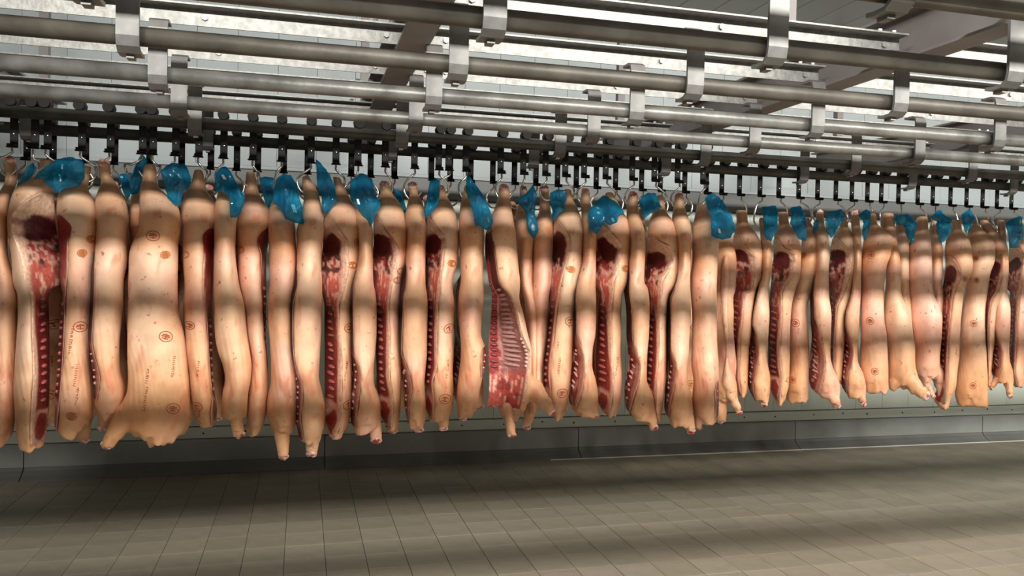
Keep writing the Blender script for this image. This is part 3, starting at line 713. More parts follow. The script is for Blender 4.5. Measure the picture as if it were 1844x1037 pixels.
FG, RG = 'pork sides in the front row', 'pork sides in the rear row'
YF, YR = 4.60, 5.14
PIGS = [
 dict(label='pork side cut off by the left picture edge, pink hock end on top', Y=YF+.05, rows='a 285 12 98 400 28 102 460 5 85 520 -30 60 600 -50 48 800 -60 45 1000 -40 92 A 150 -50 100 300 -50 95 500 -50 88 700 -50 82 800 -60 80 870 -80 35'),
 dict(label='leftmost pork side showing its split face, rib column on the right', Y=YF-.03, side='R', hock=0, rows='a 285 232 322 340 225 318 395 170 300 440 100 315 550 55 325 650 40 330 750 48 345 850 65 355 1000 75 358 A 100 95 265 300 88 268 450 78 270 600 74 268 750 80 260 860 92 245 900 105 235',
      cut='a 480 240 560 120 620 75 700 72 770 95 850 125 1000 150 A 100 170 300 174 500 180 650 170 750 165 870 165', lumps=(('A', 130, 855, 32),)),
 dict(label='pork side with two round stamps and handwriting, under the first big blue bag', Y=YF, hock=0, side='L', kind='edge', rows='a 320 478 535 400 455 525 450 375 515 500 335 545 600 328 570 700 335 572 850 345 555 1000 350 545 A 100 335 497 200 325 492 300 315 485 450 308 475 550 300 485 650 290 497 750 288 498 810 300 450 840 340 420',
      cut='a 610 345 690 420 760 402 900 400 A 100 352 300 345 600 325 800 305', stamps=(('a', 533, 750, .75), ('A', 430, 250, 1), ('A', 385, 712, .78), ('a', 480, 830, .7)), marks=(('A', 405, 500, 100), ('A', 380, 320, 130), ('A', 410, 610, 80))),
 dict(label='slim pork side with a pink hock and one short foreleg, left of the widest side', Y=YF-.02, side='L', kind='belly', hollow=.02, rows='a 300 568 648 370 580 650 420 590 680 470 570 705 540 555 740 600 560 750 700 560 748 850 550 745 1000 550 725 A 0 500 665 150 498 662 250 492 650 370 488 640 420 490 640 500 495 645 550 500 660 600 510 668 680 505 660 740 520 640',
      cut='A 330 494 400 505 450 520 520 533 570 530 640 515', legs=(('A', 585, 650, 55, 545, 795, 28),)),
 dict(label='narrow pork side half hidden behind the left of the widest side', Y=YF+.14, hock=0, rows='a 320 785 835 420 775 840 520 765 850 650 752 860 850 760 880 1000 755 880 A 150 690 800 400 700 800 650 690 800 800 700 800'),
 dict(label='widest pork side, broad skin with round stamps, leg to the lower left', Y=YF-.07, hock=0, orange=.7, rows='a 308 845 905 350 832 915 400 832 918 440 820 925 480 815 970 530 812 1025 580 810 1052 700 806 1055 760 775 1045 850 752 1045 1000 745 1040 A 100 685 950 200 680 962 300 678 985 400 678 1000 500 680 1010 600 675 1018 680 640 1022 750 650 1022 810 680 1010 850 760 960 880 790 880',
      legs=(('A', 680, 725, 78, 572, 878, 34),), lumps=(('A', 830, 820, 62),), stamps=(('a', 893, 733, 1), ('a', 963, 840, .75), ('A', 883, 305, 1.05), ('A', 922, 685, 1.05)), marks=(('A', 922, 465, 100), ('A', 785, 510, 70), ('A', 775, 630, 110))),
 dict(label='pork side with a narrow meat edge on its right, beside the widest side', Y=YF+.02, hock=0, side='R', kind='edge', rows='a 340 1130 1182 400 1120 1195 450 1100 1205 480 1080 1225 530 1065 1255 580 1060 1275 680 1058 1270 850 1068 1245 1000 1075 1240 A 0 980 1132 150 975 1132 300 985 1132 400 990 1132 500 1005 1132 600 1015 1142 700 1030 1160 780 1050 1158 805 1070 1140',
      cut='a 690 1225 730 1185 850 1188 1000 1182 A 0 1105 200 1100 400 1112 520 1122 640 1128 700 1122 790 1130', stamps=(('a', 1080, 840, .7), ('A', 1012, 245, .8), ('A', 1045, 670, 1)), marks=(('A', 1055, 470, 80), ('A', 1060, 710, 50))),
 dict(label='slim pork side with short foreleg pointing right, under the tall blue bag', Y=YF-.05, hock=0, rows='a 360 1285 1335 480 1270 1345 550 1255 1360 650 1250 1380 800 1250 1375 1000 1245 1395 A 0 1140 1295 150 1138 1305 300 1145 1320 400 1165 1335 470 1190 1342 540 1200 1338 620 1185 1325 720 1180 1320 750 1190 1290', legs=(('A', 1235, 690, 52, 1280, 830, 29),)),
 dict(label='pork side with dark meat strip down its right edge, half behind slim side', Y=YF+.05, hock=0, side='R', kind='edge', orange=.8, rows='b 355 10 62 420 5 75 480 0 85 530 -25 120 560 -30 140 620 -40 160 700 -50 158 850 -40 130 1000 -35 130 B 0 -20 118 150 -10 120 300 10 115 450 30 125 600 20 128 720 10 118 790 15 100 830 30 60',
      cut='b 690 130 760 75 850 95 1000 90 B 0 90 200 92 350 108 480 118', stamps=(('a', 1400, 812, .75),), lumps=(('B', 45, 790, 40),)),
 dict(label='tall pork side with the lowest hanging foreleg, under a bag with white tag', Y=YF-.02, hock=0, orange=.7, rows='b 420 200 250 500 180 250 540 155 250 600 145 295 700 140 300 850 145 305 1000 148 302 B 0 130 258 100 125 258 200 123 260 350 135 265 450 140 275 560 140 285 640 122 285 700 118 282 760 130 280 810 155 255', legs=(('B', 190, 715, 68, 210, 945, 28),)),
 dict(label='pork side with pink hock, closely paired beside the lowest foreleg', Y=YF-.05, side='L', kind='belly', hollow=.02, rows='b 390 335 385 440 340 415 500 345 440 600 335 455 700 305 465 850 305 450 1000 310 455 B 0 258 410 150 258 415 300 258 410 450 266 402 520 272 398 600 276 415 680 278 430 760 280 430 830 288 415 870 295 400',
      cut='B 440 272 500 288 560 312 640 312 720 302 800 312 860 318', legs=(('B', 370, 770, 55, 358, 928, 30),)),
 dict(label='split pork side with clear dark aitch oval, right of the lowest foreleg pair', Y=YF, hock=0, side='L', rows='b 385 515 560 450 525 590 510 495 620 560 475 655 620 460 680 700 455 685 800 465 680 900 465 665 1000 452 650 B 0 445 580 150 440 578 300 440 575 450 440 572 600 440 572 700 440 570 780 437 552 840 455 515',
      cut='b 590 472 640 520 700 552 780 606 850 602 900 606 1000 590 B 0 525 150 505 300 510 450 520 600 520 700 525 800 495 830 480', stamps=(('b', 665, 770, .8), ('b', 630, 900, .75), ('B', 562, 262, 1), ('B', 553, 660, .95)), marks=(('B', 540, 480, 90),)),
 dict(label='slim pork side with a straight foreleg, between two split faces with dark ovals', Y=YF-.04, hock=0, side='L', kind='belly', hollow=.03, rows='b 430 690 730 560 650 730 640 640 738 700 660 750 850 668 750 1000 640 755 B 0 580 690 100 580 700 200 580 708 300 583 705 400 584 700 480 582 690 560 578 690 620 572 715 700 568 730 780 570 728 815 590 690',
      cut='B 370 588 430 602 500 626 580 618 700 603 790 598', legs=(('B', 690, 700, 42, 703, 852, 31),)),
 dict(label='split pork side with pink hock and ragged dark ham, left of centre', Y=YF+.01, side='L', rows='b 425 785 850 480 795 865 540 770 910 600 755 935 680 750 955 780 755 960 880 762 945 1000 765 910 B 0 707 830 150 705 830 300 710 830 450 715 838 600 722 838 700 735 835 760 745 825 800 765 800',
      cut='b 620 775 660 800 720 832 770 880 830 900 900 886 1000 865 B 0 790 150 770 300 775 500 775 650 795 780 785', stamps=(('b', 915, 935, .75), ('b', 893, 985, .7))),
 dict(label='slim pork side with pink hock and open belly flap, left of centre', Y=YF-.04, side='L', kind='belly', hollow=.03, rows='b 430 950 1012 480 965 1015 540 950 1045 620 940 1055 750 950 1060 850 940 1058 1000 945 1055 B 0 860 970 100 848 975 200 845 978 300 840 975 400 838 975 480 842 968 560 850 962 620 858 966 700 862 970 780 868 960 800 875 930',
      cut='B 390 842 440 862 500 882 570 895 650 882 780 872', legs=(('B', 925, 690, 40, 928, 798, 28),)),
 dict(label='split pork side with two bottom stamps, directly right of a pink hocked slim side', Y=YF, hock=0, side='L', rows='b 430 1130 1165 500 1120 1185 550 1090 1215 620 1065 1240 700 1060 1250 800 1060 1252 900 1085 1240 1000 1078 1215 B 0 985 1130 150 983 1122 300 983 1115 450 980 1112 600 980 1116 700 978 1110 755 985 1080',
      cut='b 610 1080 640 1092 700 1135 760 1172 850 1162 1000 1145 B 0 1075 150 1035 300 1030 450 1030 550 1005 640 1015 740 1010', stamps=(('b', 1210, 890, .75), ('B', 1092, 262, 1), ('B', 1070, 625, 1.05)), marks=(('B', 1080, 475, 95),), legs=(('B', 1060, 720, 42, 1062, 795, 25),)),
 dict(label='skin side pork half with wrinkled elbow, left of the open rib cavity', Y=YF-.03, hock=0, side='R', kind='belly', rows='b 430 1285 1315 520 1265 1330 580 1255 1370 680 1250 1400 850 1255 1395 1000 1260 1395 B 0 1155 1272 100 1142 1276 200 1143 1266 300 1148 1262 370 1153 1285 420 1152 1292 480 1146 1285 530 1140 1272 600 1132 1255 680 1135 1245 720 1150 1220',
      cut='B 365 1270 400 1262 450 1258 520 1262', legs=(('B', 1163, 640, 35, 1167, 742, 22),)),
 dict(label='pork side turned to show its open rib cavity, with two splayed forelegs', Y=YF-.06, side='L', kind='cavity', hollow=.05, rows='c 440 125 185 500 120 190 560 100 200 640 75 212 720 45 222 800 40 230 900 50 240 1000 62 248 C 0 72 165 100 73 222 200 68 248 300 60 268 400 56 290 500 57 288 600 57 285 700 48 250 718 50 235',
      cut='c 700 75 740 85 850 105 1000 130 C 0 130 100 180 200 215 300 240 350 262 400 280 500 272 600 255 712 235', legs=(('C', 300, 590, 58, 390, 698, 24), ('C', 155, 700, 30, 183, 825, 24))),
 dict(label='pork side behind the open cavity, its foreleg hanging below the row', Y=YF+.14, rows='c 450 245 290 520 240 300 600 220 330 700 225 340 850 235 325 1000 245 325 C 0 240 330 150 250 330 300 260 340 500 260 345 650 260 335 700 270 320', legs=(('C', 285, 680, 38, 262, 785, 24),)),
 dict(label='smooth pork back between the open cavity and a split side', Y=YF+.10, rows='c 448 362 418 520 365 420 580 360 430 680 325 442 850 318 442 1000 320 438 C 0 280 388 100 285 382 200 285 378 300 285 370 400 290 360 500 295 350 650 300 350'),
 dict(label='split pork side with two reddish stamps on a long pale flank, centre', Y=YF, hock=0, side='L', rows='c 455 500 545 520 500 560 580 470 590 640 445 605 720 437 620 850 440 615 1000 430 607 C 0 400 527 100 400 522 200 393 517 350 380 510 500 362 500 600 362 490 700 385 470 745 410 450',
      cut='c 620 460 660 482 720 525 780 542 850 530 1000 490 C 0 460 100 435 300 410 500 388 600 395 730 402', stamps=(('c', 545, 925, .75), ('C', 495, 225, 1), ('C', 453, 598, 1)), marks=(('C', 435, 455, 90), ('C', 430, 350, 40))),
 dict(label='slim pork side with pink hock under two blue bags, right of centre', Y=YF-.04, side='L', kind='belly', hollow=.03, rows='c 465 605 655 530 600 655 600 605 670 700 615 690 850 612 690 1000 582 690 C 0 525 625 100 525 632 200 527 632 300 522 628 380 505 614 470 500 612 540 495 630 620 490 642 690 495 640 725 530 640',
      cut='C 290 532 350 550 420 570 480 573 560 562 680 528', legs=(('C', 607, 640, 36, 620, 722, 26),), lumps=(('C', 560, 680, 34),)),
 dict(label='split pork side whose hip wears the widest crumpled blue bag', Y=YF, hock=0, side='L', rows='c 475 745 790 580 725 845 640 700 880 720 690 896 850 698 890 1000 688 872 C 0 655 772 100 655 770 200 652 766 300 648 765 450 640 766 560 643 768 650 650 765 725 665 735',
      cut='c 670 740 700 765 740 802 800 842 850 832 950 812 1000 792 C 50 725 200 712 400 718 550 725 715 705', stamps=(('c', 860, 920, .75),), marks=(('C', 740, 460, 100),)),
 dict(label='slim pork side with open belly flap, right of the widest blue bag', Y=YF-.04, side='L', kind='belly', hollow=.03, rows='c 488 878 938 550 870 935 620 870 950 700 880 975 800 888 980 900 880 976 1000 885 972 C 0 805 902 50 808 906 200 822 918 300 822 915 380 815 908 470 805 902 540 795 902 600 788 930 680 790 945 750 835 935',
      cut='C 340 832 400 852 460 870 540 858 600 838 730 806', legs=(('C', 905, 670, 40, 938, 778, 23),)),
 dict(label='split pork side with a dark bulging ham, left of the last pink hocked slim side', Y=YF, hock=0, side='L', rows='c 490 1045 1085 580 1030 1100 640 1000 1140 720 990 1170 800 985 1182 900 985 1176 1000 985 1166 C 0 915 1032 100 915 1018 250 912 1008 400 908 1006 550 905 1002 650 920 992 750 942 975',
      cut='c 740 1040 770 1070 800 1128 850 1146 900 1132 1000 1078 C 0 1000 100 980 250 970 400 965 560 952 740 955'),
 dict(label='last slim pork side with pink hock before the front row ends', Y=YF-.03, side='L', kind='belly', hollow=.03, rows='c 492 1148 1203 560 1145 1210 620 1135 1230 700 1150 1250 850 1165 1246 1000 1160 1238 C 0 1040 1125 100 1030 1135 200 1030 1138 300 1031 1132 400 1027 1126 470 1022 1118 540 1012 1120 620 1005 1142 700 1000 1150 775 1030 1145',
      cut='C 380 1035 430 1050 480 1063 560 1052 640 1035 740 1022', legs=(('C', 1110, 690, 40, 1138, 802, 24),), lumps=(('C', 1060, 735, 36),)),
 dict(label='last pork side of the front row, broad speckled back under a blue bag', Y=YF-.02, hock=0, side='R', kind='belly', rows='c 545 1285 1368 620 1265 1400 700 1253 1410 800 1253 1406 900 1250 1402 1000 1245 1396 C 0 1155 1278 150 1140 1279 300 1145 1277 450 1140 1285 550 1150 1286 640 1145 1288 720 1155 1285 760 1200 1270',
      cut='C 540 1276 600 1262 660 1268 740 1262', legs=(('C', 1178, 690, 33, 1180, 792, 18),), tone=(.78, .50, .35)),
 # ---- rear row seen past the end of the front row
 dict(label='thin pork side just right of the front row end, foreleg swinging right', Y=YR-.04, side='L', kind='belly', hollow=.02, hock=0, far=1, rows='d 560 75 115 620 68 118 720 50 122 850 45 122 980 42 120 D 0 55 125 150 42 128 300 40 125 400 42 122 500 40 115 570 42 122 650 45 145 720 55 155 760 85 155', cut='d 690 60 760 82 850 62 980 55 D 150 52 300 70 400 86 500 92 600 80 700 55', legs=(('D', 122, 745, 30, 166, 838, 18),)),
 dict(label='first rear row split side with a dark open ham, right of the front row end', Y=YR, side='L', far=1, hock=0, rows='d 518 145 215 590 150 220 650 135 265 720 125 300 800 122 308 900 130 302 980 125 272 D 0 135 290 100 128 258 200 128 252 350 120 238 500 115 222 600 118 218 700 140 215 745 165 200', cut='d 660 175 700 190 740 205 800 262 860 272 980 252 D 50 240 150 200 300 185 450 170 600 166 730 175'),
 dict(label='slim rear row side with straight foreleg between two dark split sides', Y=YR-.04, side='L', kind='belly', hollow=.03, far=1, hock=0, rows='d 560 280 315 700 292 355 850 300 360 980 278 340 D 0 265 345 150 248 343 300 245 342 400 238 337 500 225 328 560 222 332 640 218 346 720 225 346 780 255 335', cut='D 380 262 440 274 500 282 580 270 700 252 770 260', legs=(('D', 306, 720, 34, 310, 795, 21),)),
 dict(label='rear row split side between two blue bags with speckled flank edge', Y=YR, side='L', far=1, hock=0, rows='d 528 390 455 600 398 460 640 375 500 720 365 525 800 366 532 900 366 526 980 360 498 D 0 375 503 100 360 472 250 348 469 400 343 463 550 343 463 700 350 452 800 385 418', cut='d 690 395 740 432 790 502 900 482 D 0 460 150 415 300 415 450 405 560 410 650 420 780 402', stamps=(('D', 455, 650, .7),)),
 dict(label='flat bottomed rear row skin side with a round stamp at mid height', Y=YR+.04, far=1, hock=0, orange=.55, rows='d 560 535 580 600 540 592 660 535 640 740 530 662 850 510 642 980 485 602 D 0 495 602 100 472 582 250 463 563 400 460 572 550 460 574 700 440 572 788 440 570', stamps=(('d', 545, 785, .75), ('D', 495, 325, 1.1), ('D', 478, 655, .9)), marks=(('D', 510, 370, 30),)),
 dict(label='rear row slim side with pink hock, its foreleg beside the flat bottomed side', Y=YR-.05, side='L', kind='belly', hollow=.03, far=1, rows='d 528 620 665 600 615 670 680 620 695 800 620 696 980 605 696 D 0 600 692 150 597 700 300 605 703 380 598 701 450 590 698 520 582 698 580 578 712 640 576 740 700 580 756 755 640 750', cut='D 340 625 400 642 480 658 560 668 640 655 740 630', legs=(('D', 712, 722, 36, 736, 795, 22),)),
 dict(label='rear row split side with red ham, left of the bag beside a stamped skin side', Y=YR, side='L', far=1, hock=0, rows='d 558 770 800 620 755 810 680 715 850 760 700 873 850 700 876 980 700 862 D 0 705 832 100 708 795 300 703 786 450 700 781 600 700 768 680 728 762', cut='d 680 748 710 768 780 832 880 822 980 792 D 0 785 100 750 250 735 400 726 560 722 670 742'),
 dict(label='rear row slim side with pink hock and the foreleg right above the pale kerb stain', Y=YR-.05, side='L', kind='belly', hollow=.03, far=1, rows='d 528 820 870 600 825 880 680 835 886 850 840 888 980 830 886 D 0 800 868 150 790 866 300 786 866 400 785 862 480 780 857 550 768 858 620 762 890 700 765 906 750 800 900', cut='D 380 800 430 820 490 832 560 826 640 800 740 795', legs=(('D', 872, 705, 30, 890, 790, 20),)),
 dict(label='broad rear row skin side with an orange stamp on the ham, flat bottom', Y=YR-.06, far=1, hock=0, orange=.55, tone=(.74, .46, .32), rows='d 538 930 975 600 925 980 640 920 1040 700 895 1075 780 888 1060 850 886 1035 980 882 1022 D 0 880 1022 150 873 1002 300 873 1012 400 873 1026 500 870 1032 600 870 1036 680 885 1036 724 905 1036', stamps=(('d', 945, 785, 1), ('D', 930, 312, 1), ('D', 957, 600, 1))),
 dict(label='rear row skin side with a long foreleg swept right, beside the orange stamped one', Y=YR-.03, far=1, hock=0, orange=.6, rows='d 535 1000 1075 600 995 1085 680 1030 1092 780 1040 1112 900 1030 1122 980 1026 1118 D 0 1015 1152 150 1005 1157 300 1010 1166 400 1020 1180 480 1030 1190 560 1032 1190 640 1034 1205 690 1040 1180', legs=(('D', 1130, 625, 60, 1245, 725, 27),), lumps=(('D', 1070, 670, 36),)),
 dict(label='thin pork side wedged behind two skin sides, red cut hock with blue bag', Y=YR+.08, far=1, rows='d 555 1100 1145 650 1080 1165 750 1080 1170 900 1090 1170 980 1100 1170 D 200 1090 1170 500 1100 1180 620 1110 1170'),
 dict(label='pink flushed rear row side with narrow trotter tip hanging before a twin', Y=YR, far=1, hock=0, tone=(.80, .52, .42), orange=.3, rows='d 555 1215 1278 620 1190 1282 680 1170 1292 780 1163 1302 980 1158 1308 D 0 1153 1312 150 1158 1345 300 1163 1352 420 1183 1345 500 1188 1337 580 1188 1332 650 1205 1325', legs=(('D', 1215, 600, 30, 1298, 745, 13),)),
 dict(label='slim pink side with dark trotter tip, tight behind the pink flushed side', Y=YR+.07, far=1, hock=0, tone=(.78, .52, .42), orange=.3, rows='d 565 1300 1340 650 1282 1342 740 1290 1365 980 1300 1367 D 0 1295 1360 150 1295 1360 300 1292 1353 450 1295 1338 540 1288 1338 620 1290 1367 700 1300 1372', legs=(('D', 1325, 640, 38, 1350, 755, 18),)),
 dict(label='rear row split side hanging lowest at right, beside a stamped skin side', Y=YR-.04, side='L', far=1, hock=0, rows='d 575 1410 1475 640 1415 1480 690 1385 1522 760 1375 1537 850 1378 1542 980 1372 1495 D 0 1362 1520 80 1356 1484 200 1355 1472 350 1350 1457 500 1345 1452 600 1345 1442 700 1335 1432 780 1305 1398 828 1345 1388', cut='d 780 1400 820 1442 900 1472 980 1442 D 60 1430 200 1410 350 1395 500 1385 600 1385 700 1376 800 1374', stamps=(('d', 1495, 925, .8),), marks=(('D', 1432, 490, 60),)),
 dict(label='stamped rear row skin side with square flat bottom, near the right edge', Y=YR, far=1, hock=0, orange=.65, rows='d 598 1530 1568 650 1510 1620 720 1505 1670 800 1515 1672 900 1500 1642 980 1495 1632 D 0 1495 1622 100 1472 1607 250 1466 1602 400 1452 1602 520 1448 1612 650 1430 1617 760 1420 1617 805 1440 1617', stamps=(('d', 1562, 805, .8), ('d', 1565, 930, .8), ('D', 1535, 328, 1), ('D', 1530, 685, 1))),
 dict(label='rear row split side with bright rib column, second split side from the right edge', Y=YR+.02, side='L', far=1, hock=0, rows='d 575 1582 1625 660 1600 1700 740 1630 1747 850 1635 1752 980 1618 1742 D 0 1615 1742 100 1600 1702 250 1592 1682 400 1597 1662 550 1602 1642 690 1610 1635', cut='d 760 1700 800 1740 900 1712 980 1690 D 60 1670 200 1635 350 1622 550 1622 680 1622'),
 dict(label='rear row slim side with two short trotters spread apart, near right edge', Y=YR-.05, far=1, hock=0, side='L', kind='belly', hollow=.02, rows='d 575 1682 1730 660 1690 1738 850 1700 1745 980 1690 1745 D 0 1695 1740 100 1680 1746 250 1665 1749 400 1650 1746 470 1645 1742 540 1640 1744 600 1640 1762 670 1645 1768', cut='D 390 1668 440 1690 500 1702 560 1700 640 1672', legs=(('D', 1672, 655, 24, 1635, 705, 14), ('D', 1735, 660, 30, 1746, 738, 18))),
 dict(label='last split pork side with rib column, at the right picture edge', Y=YR, side='L', far=1, hock=0, rows='d 570 1800 1845 640 1765 1850 740 1752 1872 980 1748 1862 D 0 1748 1862 150 1753 1852 400 1748 1840 550 1735 1830 650 1750 1830 705 1780 1820', cut='d 740 1815 800 1845 980 1825 D 100 1812 300 1792 500 1782 600 1775 690 1790'),
 dict(label='pork side cut off by the right picture edge, plain skin', Y=YR+.06, far=1, hock=0, rows='d 580 1850 1900 660 1830 1940 850 1825 1960 980 1825 1950 D 200 1820 1950 500 1820 1940 680 1830 1920'),
]
for k, P in enumerate(PIGS):
    P['seed'] = k + 1
    P['group'] = RG if P.get('far') else FG
    build_pig(P)

# rear row behind the front row: same shapes hung on the rear rail's own hooks
roots = [o for o in C.objects if o.name.startswith('pork_side')]
HF = [r.location.copy() for r in roots if r['group'] == FG]; HR = [r.location.copy() for r in roots if r['group'] == RG]
for k, (x, s) in enumerate(front):
    p = at(x, 262 + .064 * x, RY[1] + .02)
    trolley(p.x, RY[1], s, 'black trolley with steel hook on the front rail, %s from the left' % ORD[k], 'trolley hooks on the front rail', HF)
for k, (x, s) in enumerate(rear):
    p = at(x, 262 + .064 * x, RY[0] + .02)
    trolley(p.x, RY[0], s, 'black trolley with steel hook on the rear rail behind front row, %s from left' % ORD[k], 'trolley hooks on the rear rail')
for k, (x, s) in enumerate(rear_r):
    p = at(x, 262 + .064 * x, RY[0] + .02)
    trolley(p.x, RY[0], s, 'black trolley with steel hook on the open right rail end, %s past front row' % ORD[k], 'trolley hooks on the rear rail', HR)


def copy_tree(o, parent=None):
    c = o.copy(); C.objects.link(c)
    if parent is not None: c.parent = parent
    for ch in o.children: copy_tree(ch, c)
    return c
src = [roots[i] for i in (7, 13, 14, 15, 21, 22, 9, 11)]
k = 0; last = -99
for i, (x, s) in enumerate(rear):
    if x - last < 45: continue
    last = x
    p = at(x, 262 + .064 * x, RY[0] + .02)
    r = src[(k * 3) % len(src)]
    q = copy_tree(r); q.location = (p.x - .015, RY[0] + .03 + .03 * (k % 2), 2.165)
    q.scale.x *= 1.22
    q['group'] = RG
    q['label'] = 'pork side in shade behind the front row, hung from the %s rear hook' % ORD[i]
    k += 1

# ------------------------------------------------------------------ blue plastic bags over the hocks
def bag(label, poly, Y, bulge=.05, seed=0, glintpos=None):
    P2 = parse(poly, 2); pts = [at(*px(c, x, y), Y) for c, x, y in P2]
    q = np.array([(p.x, p.z) for p in pts])
    n = 64
    d = np.r_[0, np.cumsum(np.hypot(*np.diff(np.vstack([q, q[:1]]), axis=0).T))]
    tt = np.arange(n) / n * d[-1]; qq = np.vstack([q, q[:1]])
    ox = np.interp(tt, d, qq[:, 0]); oz = np.interp(tt, d, qq[:, 1])
    jit = noise3(np.c_[ox, oz, ox * 0], 60, seed * 5.1) - .5
    cx, cz = q[:, 0].mean(), q[:, 1].mean()
    R = 12; V = []; F_ = []
    for sgn in (-1, 1):
        base = len(V)
        for r in range(R):
            k = 1 - r / R
            for i in range(n):
                x = cx + (ox[i] - cx) * k * (1 + jit[i] * .10 * k); z = cz + (oz[i] - cz) * k * (1 + jit[i] * .10 * k)
                p3 = np.array([[x, z * .55, sgn * .3]])
                rg = abs(noise3(p3, 15, seed * 3.3)[0] - .5) * 2; rg2 = abs(noise3(p3, 55, seed * 1.7)[0] - .5) * 2
                y = Y + sgn * bulge * math.sqrt(max(0, 1 - k * k)) * .8 + (rg - .4) * .085 * (1.1 - k * .6) + (rg2 - .4) * .010
                if r == 0: y = Y + (rg - .4) * .035
                V.append((x, y, z))
        V.append((cx, Y + sgn * bulge * .8, cz)); c0 = len(V) - 1
        for r in range(R - 1):
            for i in range(n):
                a, b = base + r*n + i, base + r*n + (i+1) % n
                f = (a, b, b + n, a + n); F_.append(f if sgn < 0 else f[::-1])
        for i in range(n):
            f = (base + (R-1)*n + i, base + (R-1)*n + (i+1) % n, c0); F_.append(f if sgn < 0 else f[::-1])
    loc = Vector((cx, Y, float(q[:, 1].min())))
    me = pydata('plastic_bag', [Vector(v) - loc for v in V], F_)
    bm = bmesh.new(); bm.from_mesh(me); bmesh.ops.remove_doubles(bm, verts=bm.verts, dist=.0008); bmesh.ops.recalc_face_normals(bm, faces=bm.faces); bm.to_mesh(me); bm.free()
    o = obj('plastic_bag', me, FILM, None, True); o.location = loc
    tag(o, label, 'bag', 'blue plastic bags over the hocks')
    if glintpos:
        c, x, y, sx, sy, mt = glintpos; p = at(*px(c, x, y), Y - bulge - .03)
        bm = bmesh.new(); v4 = [bm.verts.new(w_) for w_ in ((-sx, 0, sy), (sx * .1, -.004, sy * 1.02), (sx, 0, -sy * .7), (sx * 1.05, .01, -sy), (-sx * .2, 0, -sy * .8))]
        bm.faces.new(v4); r_ = bmesh.ops.extrude_face_region(bm, geom=list(bm.faces)); 
        for g in r_['geom']:
            if isinstance(g, bmesh.types.BMVert): g.co.y += .002
        t = obj('glint_fold', bm, mt, o); t.location = p - loc  # glints and lit folds laid on as pieces of brighter film
    return o
LITFILM = mat('lit_blue_film', (.10, .55, .80), .12, 0, .8)  # lit copy of the blue film
WHITEFILM = mat('white_glint_film', (.72, .80, .85), .12, 0, .8)  # bag glints given as a white colour
YB = 4.44
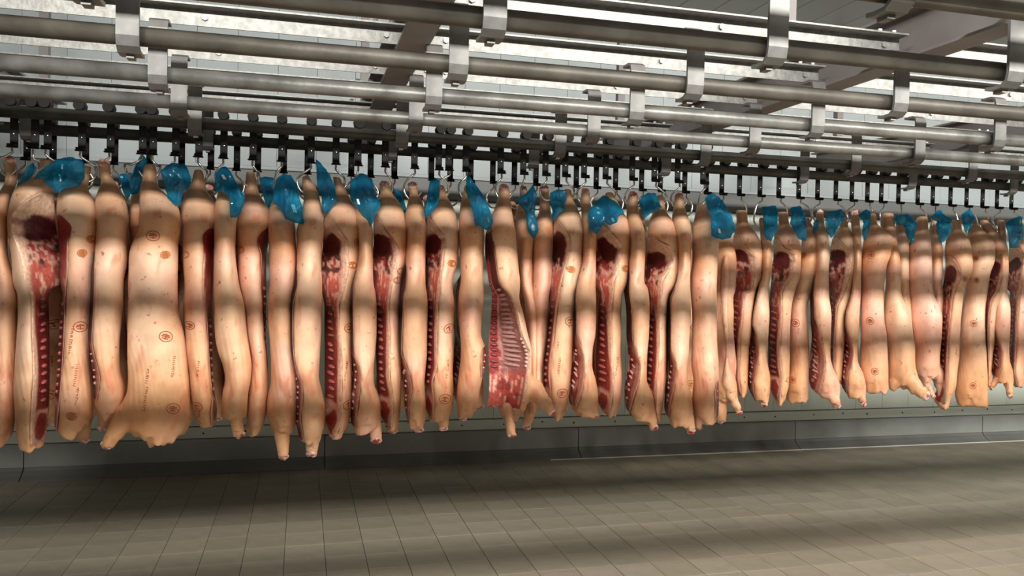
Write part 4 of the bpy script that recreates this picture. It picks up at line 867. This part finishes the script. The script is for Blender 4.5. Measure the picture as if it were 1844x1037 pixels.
BAGS = [
 ('big crumpled blue bag over the second side, draped left of a steel hook', 'a 195 400 240 345 300 300 380 268 440 275 488 290 492 380 462 440 385 450 320 482 290 440 240 395', YB, None),
 ('dark blue bag corner sticking up behind the far left hocks', 'a 105 440 150 360 195 300 205 330 190 390 130 435', YB+.1, None),
 ('blue bag wrapped behind the hock of the widest side', 'a 830 248 862 290 850 335 838 380 828 440 800 480 765 490 755 420 788 330 805 290', YB+.2, None),
 ('blue bag with a long point hanging right of the widest side', 'a 935 345 1000 305 1080 308 1116 390 1105 440 1070 480 1045 562 1020 545 985 515 960 440', YB+.05, None),
 ('tall blue bag with a white glint on the slim side leaning right', 'a 1255 470 1258 360 1310 318 1345 350 1380 420 1432 505 1420 560 1392 615 1345 622 1342 500 1300 475', YB, ('a', 1305, 385, .012, .012, WHITEFILM)),
 ('flat blue bag deep behind the side with a dark right edge strip', 'b 85 385 180 388 178 500 160 560 130 565 105 480', YR-.05, None),
 ('pale greenish blue bag hanging between the two leftmost slim sides, deep behind', 'a 690 370 770 360 800 400 770 470 745 520 720 470', YR-.05, None),
 ('blue bag with a bright cyan triangular fold, left of centre', 'b 185 400 225 365 270 375 305 425 335 560 348 660 330 660 240 632 205 560 165 540 170 450', YB, ('b', 290, 570, .016, .022, LITFILM)),
 ('tall pointed blue bag standing up like a fin, left of centre', 'b 418 285 460 320 500 372 525 430 542 530 505 570 470 602 450 575 452 500 425 430', YB+.08, None),
 ('large blue bag with pale inner fold between two split hams', 'b 610 480 622 410 660 375 700 362 745 400 762 480 797 545 775 590 752 640 732 695 700 660 680 600 640 540', YB+.06, ('b', 665, 530, .010, .016, WHITEFILM)),
 ('dark narrow blue bag behind a pink hock, left of centre', 'b 868 450 920 480 948 580 928 602 900 540', YR-.05, None),
 ('narrow blue bag clinging left of a split ham, left of the smooth back', 'b 1085 405 1120 392 1145 405 1138 500 1120 560 1058 632 1048 585 1072 480', YB+.02, None),
 ('long blue bag with bright lower loop beside the open rib cavity side', 'b 1298 365 1330 400 1362 440 1420 545 1452 640 1440 685 1410 692 1345 662 1325 560 1290 470', YB-.02, ('b', 1425, 635, .008, .014, LITFILM)),
 ('thin blue bag hanging in a strip between two hocks behind the cavity side', 'c 225 520 280 480 322 430 340 480 335 600 357 700 325 748 290 690 282 590', YB+.12, None),
 ('small dark blue bag left of a plump split ham, centre right', 'c 425 475 465 458 505 462 517 510 495 580 440 638 430 565', YB+.08, None),
 ('widest crumpled blue bag spread like a cap over a split ham', 'c 645 595 690 530 730 488 790 520 832 550 858 592 820 615 815 650 775 668 735 640 690 722 650 692', YB-.02, ('c', 790, 635, .012, .011, LITFILM)),
 ('blue bag tucked left of the dark bulging ham', 'c 940 520 990 478 1035 478 1068 560 1040 592 1000 600 968 632 955 592', YB+.06, None),
 ('drooping blue bag with white glints on the last front row side', 'c 1328 512 1350 488 1370 478 1430 520 1480 612 1502 700 1465 742 1430 748 1365 732 1372 640 1345 590', YB-.02, ('c', 1412, 700, .010, .014, WHITEFILM)),
 ('square blue bag left of the second open ham of the rear row', 'd 298 502 335 495 382 490 388 560 392 640 350 702 310 665', YR-.16, None),
 ('square blue bag right of the second open ham of the rear row', 'd 465 502 520 488 550 560 555 700 512 685 470 595', YR-.16, None),
 ('blue bag between a pink hock and a dark ham on the rear row', 'd 672 540 700 522 765 513 774 570 745 630 710 682 685 640', YR-.18, None),
 ('thin blue bag sliver left of the rear row pink hock', 'd 598 592 615 575 622 640 606 660', YR-.1, None),
 ('pale folded blue bag left of the orange stamped skin side', 'd 868 545 915 512 942 525 935 600 905 702 888 650 895 590', YR-.16, None),
 ('blue bag around the red cut hock between pale backs', 'd 1078 565 1100 545 1150 538 1212 598 1195 650 1178 722 1155 680 1140 600 1090 600', YR-.10, None),
 ('hooded blue bag over the pale pair right of the pink flushed side', 'd 1308 545 1345 515 1405 570 1406 655 1355 712 1332 645 1340 580', YR-.16, None),
 ('small blue bag between the lowest split side and the square bottomed side', 'd 1475 545 1520 508 1548 560 1512 655 1485 610', YR-.16, None),
 ('large blue bag by the right picture edge', 'd 1735 595 1775 570 1815 552 1825 680 1790 735 1755 742', YR-.16, None),
]
for k, (lb, pl, Y, tg) in enumerate(BAGS):
    bag(lb, pl, Y, .045 if Y < 4.7 else .035, k + 1, tg)
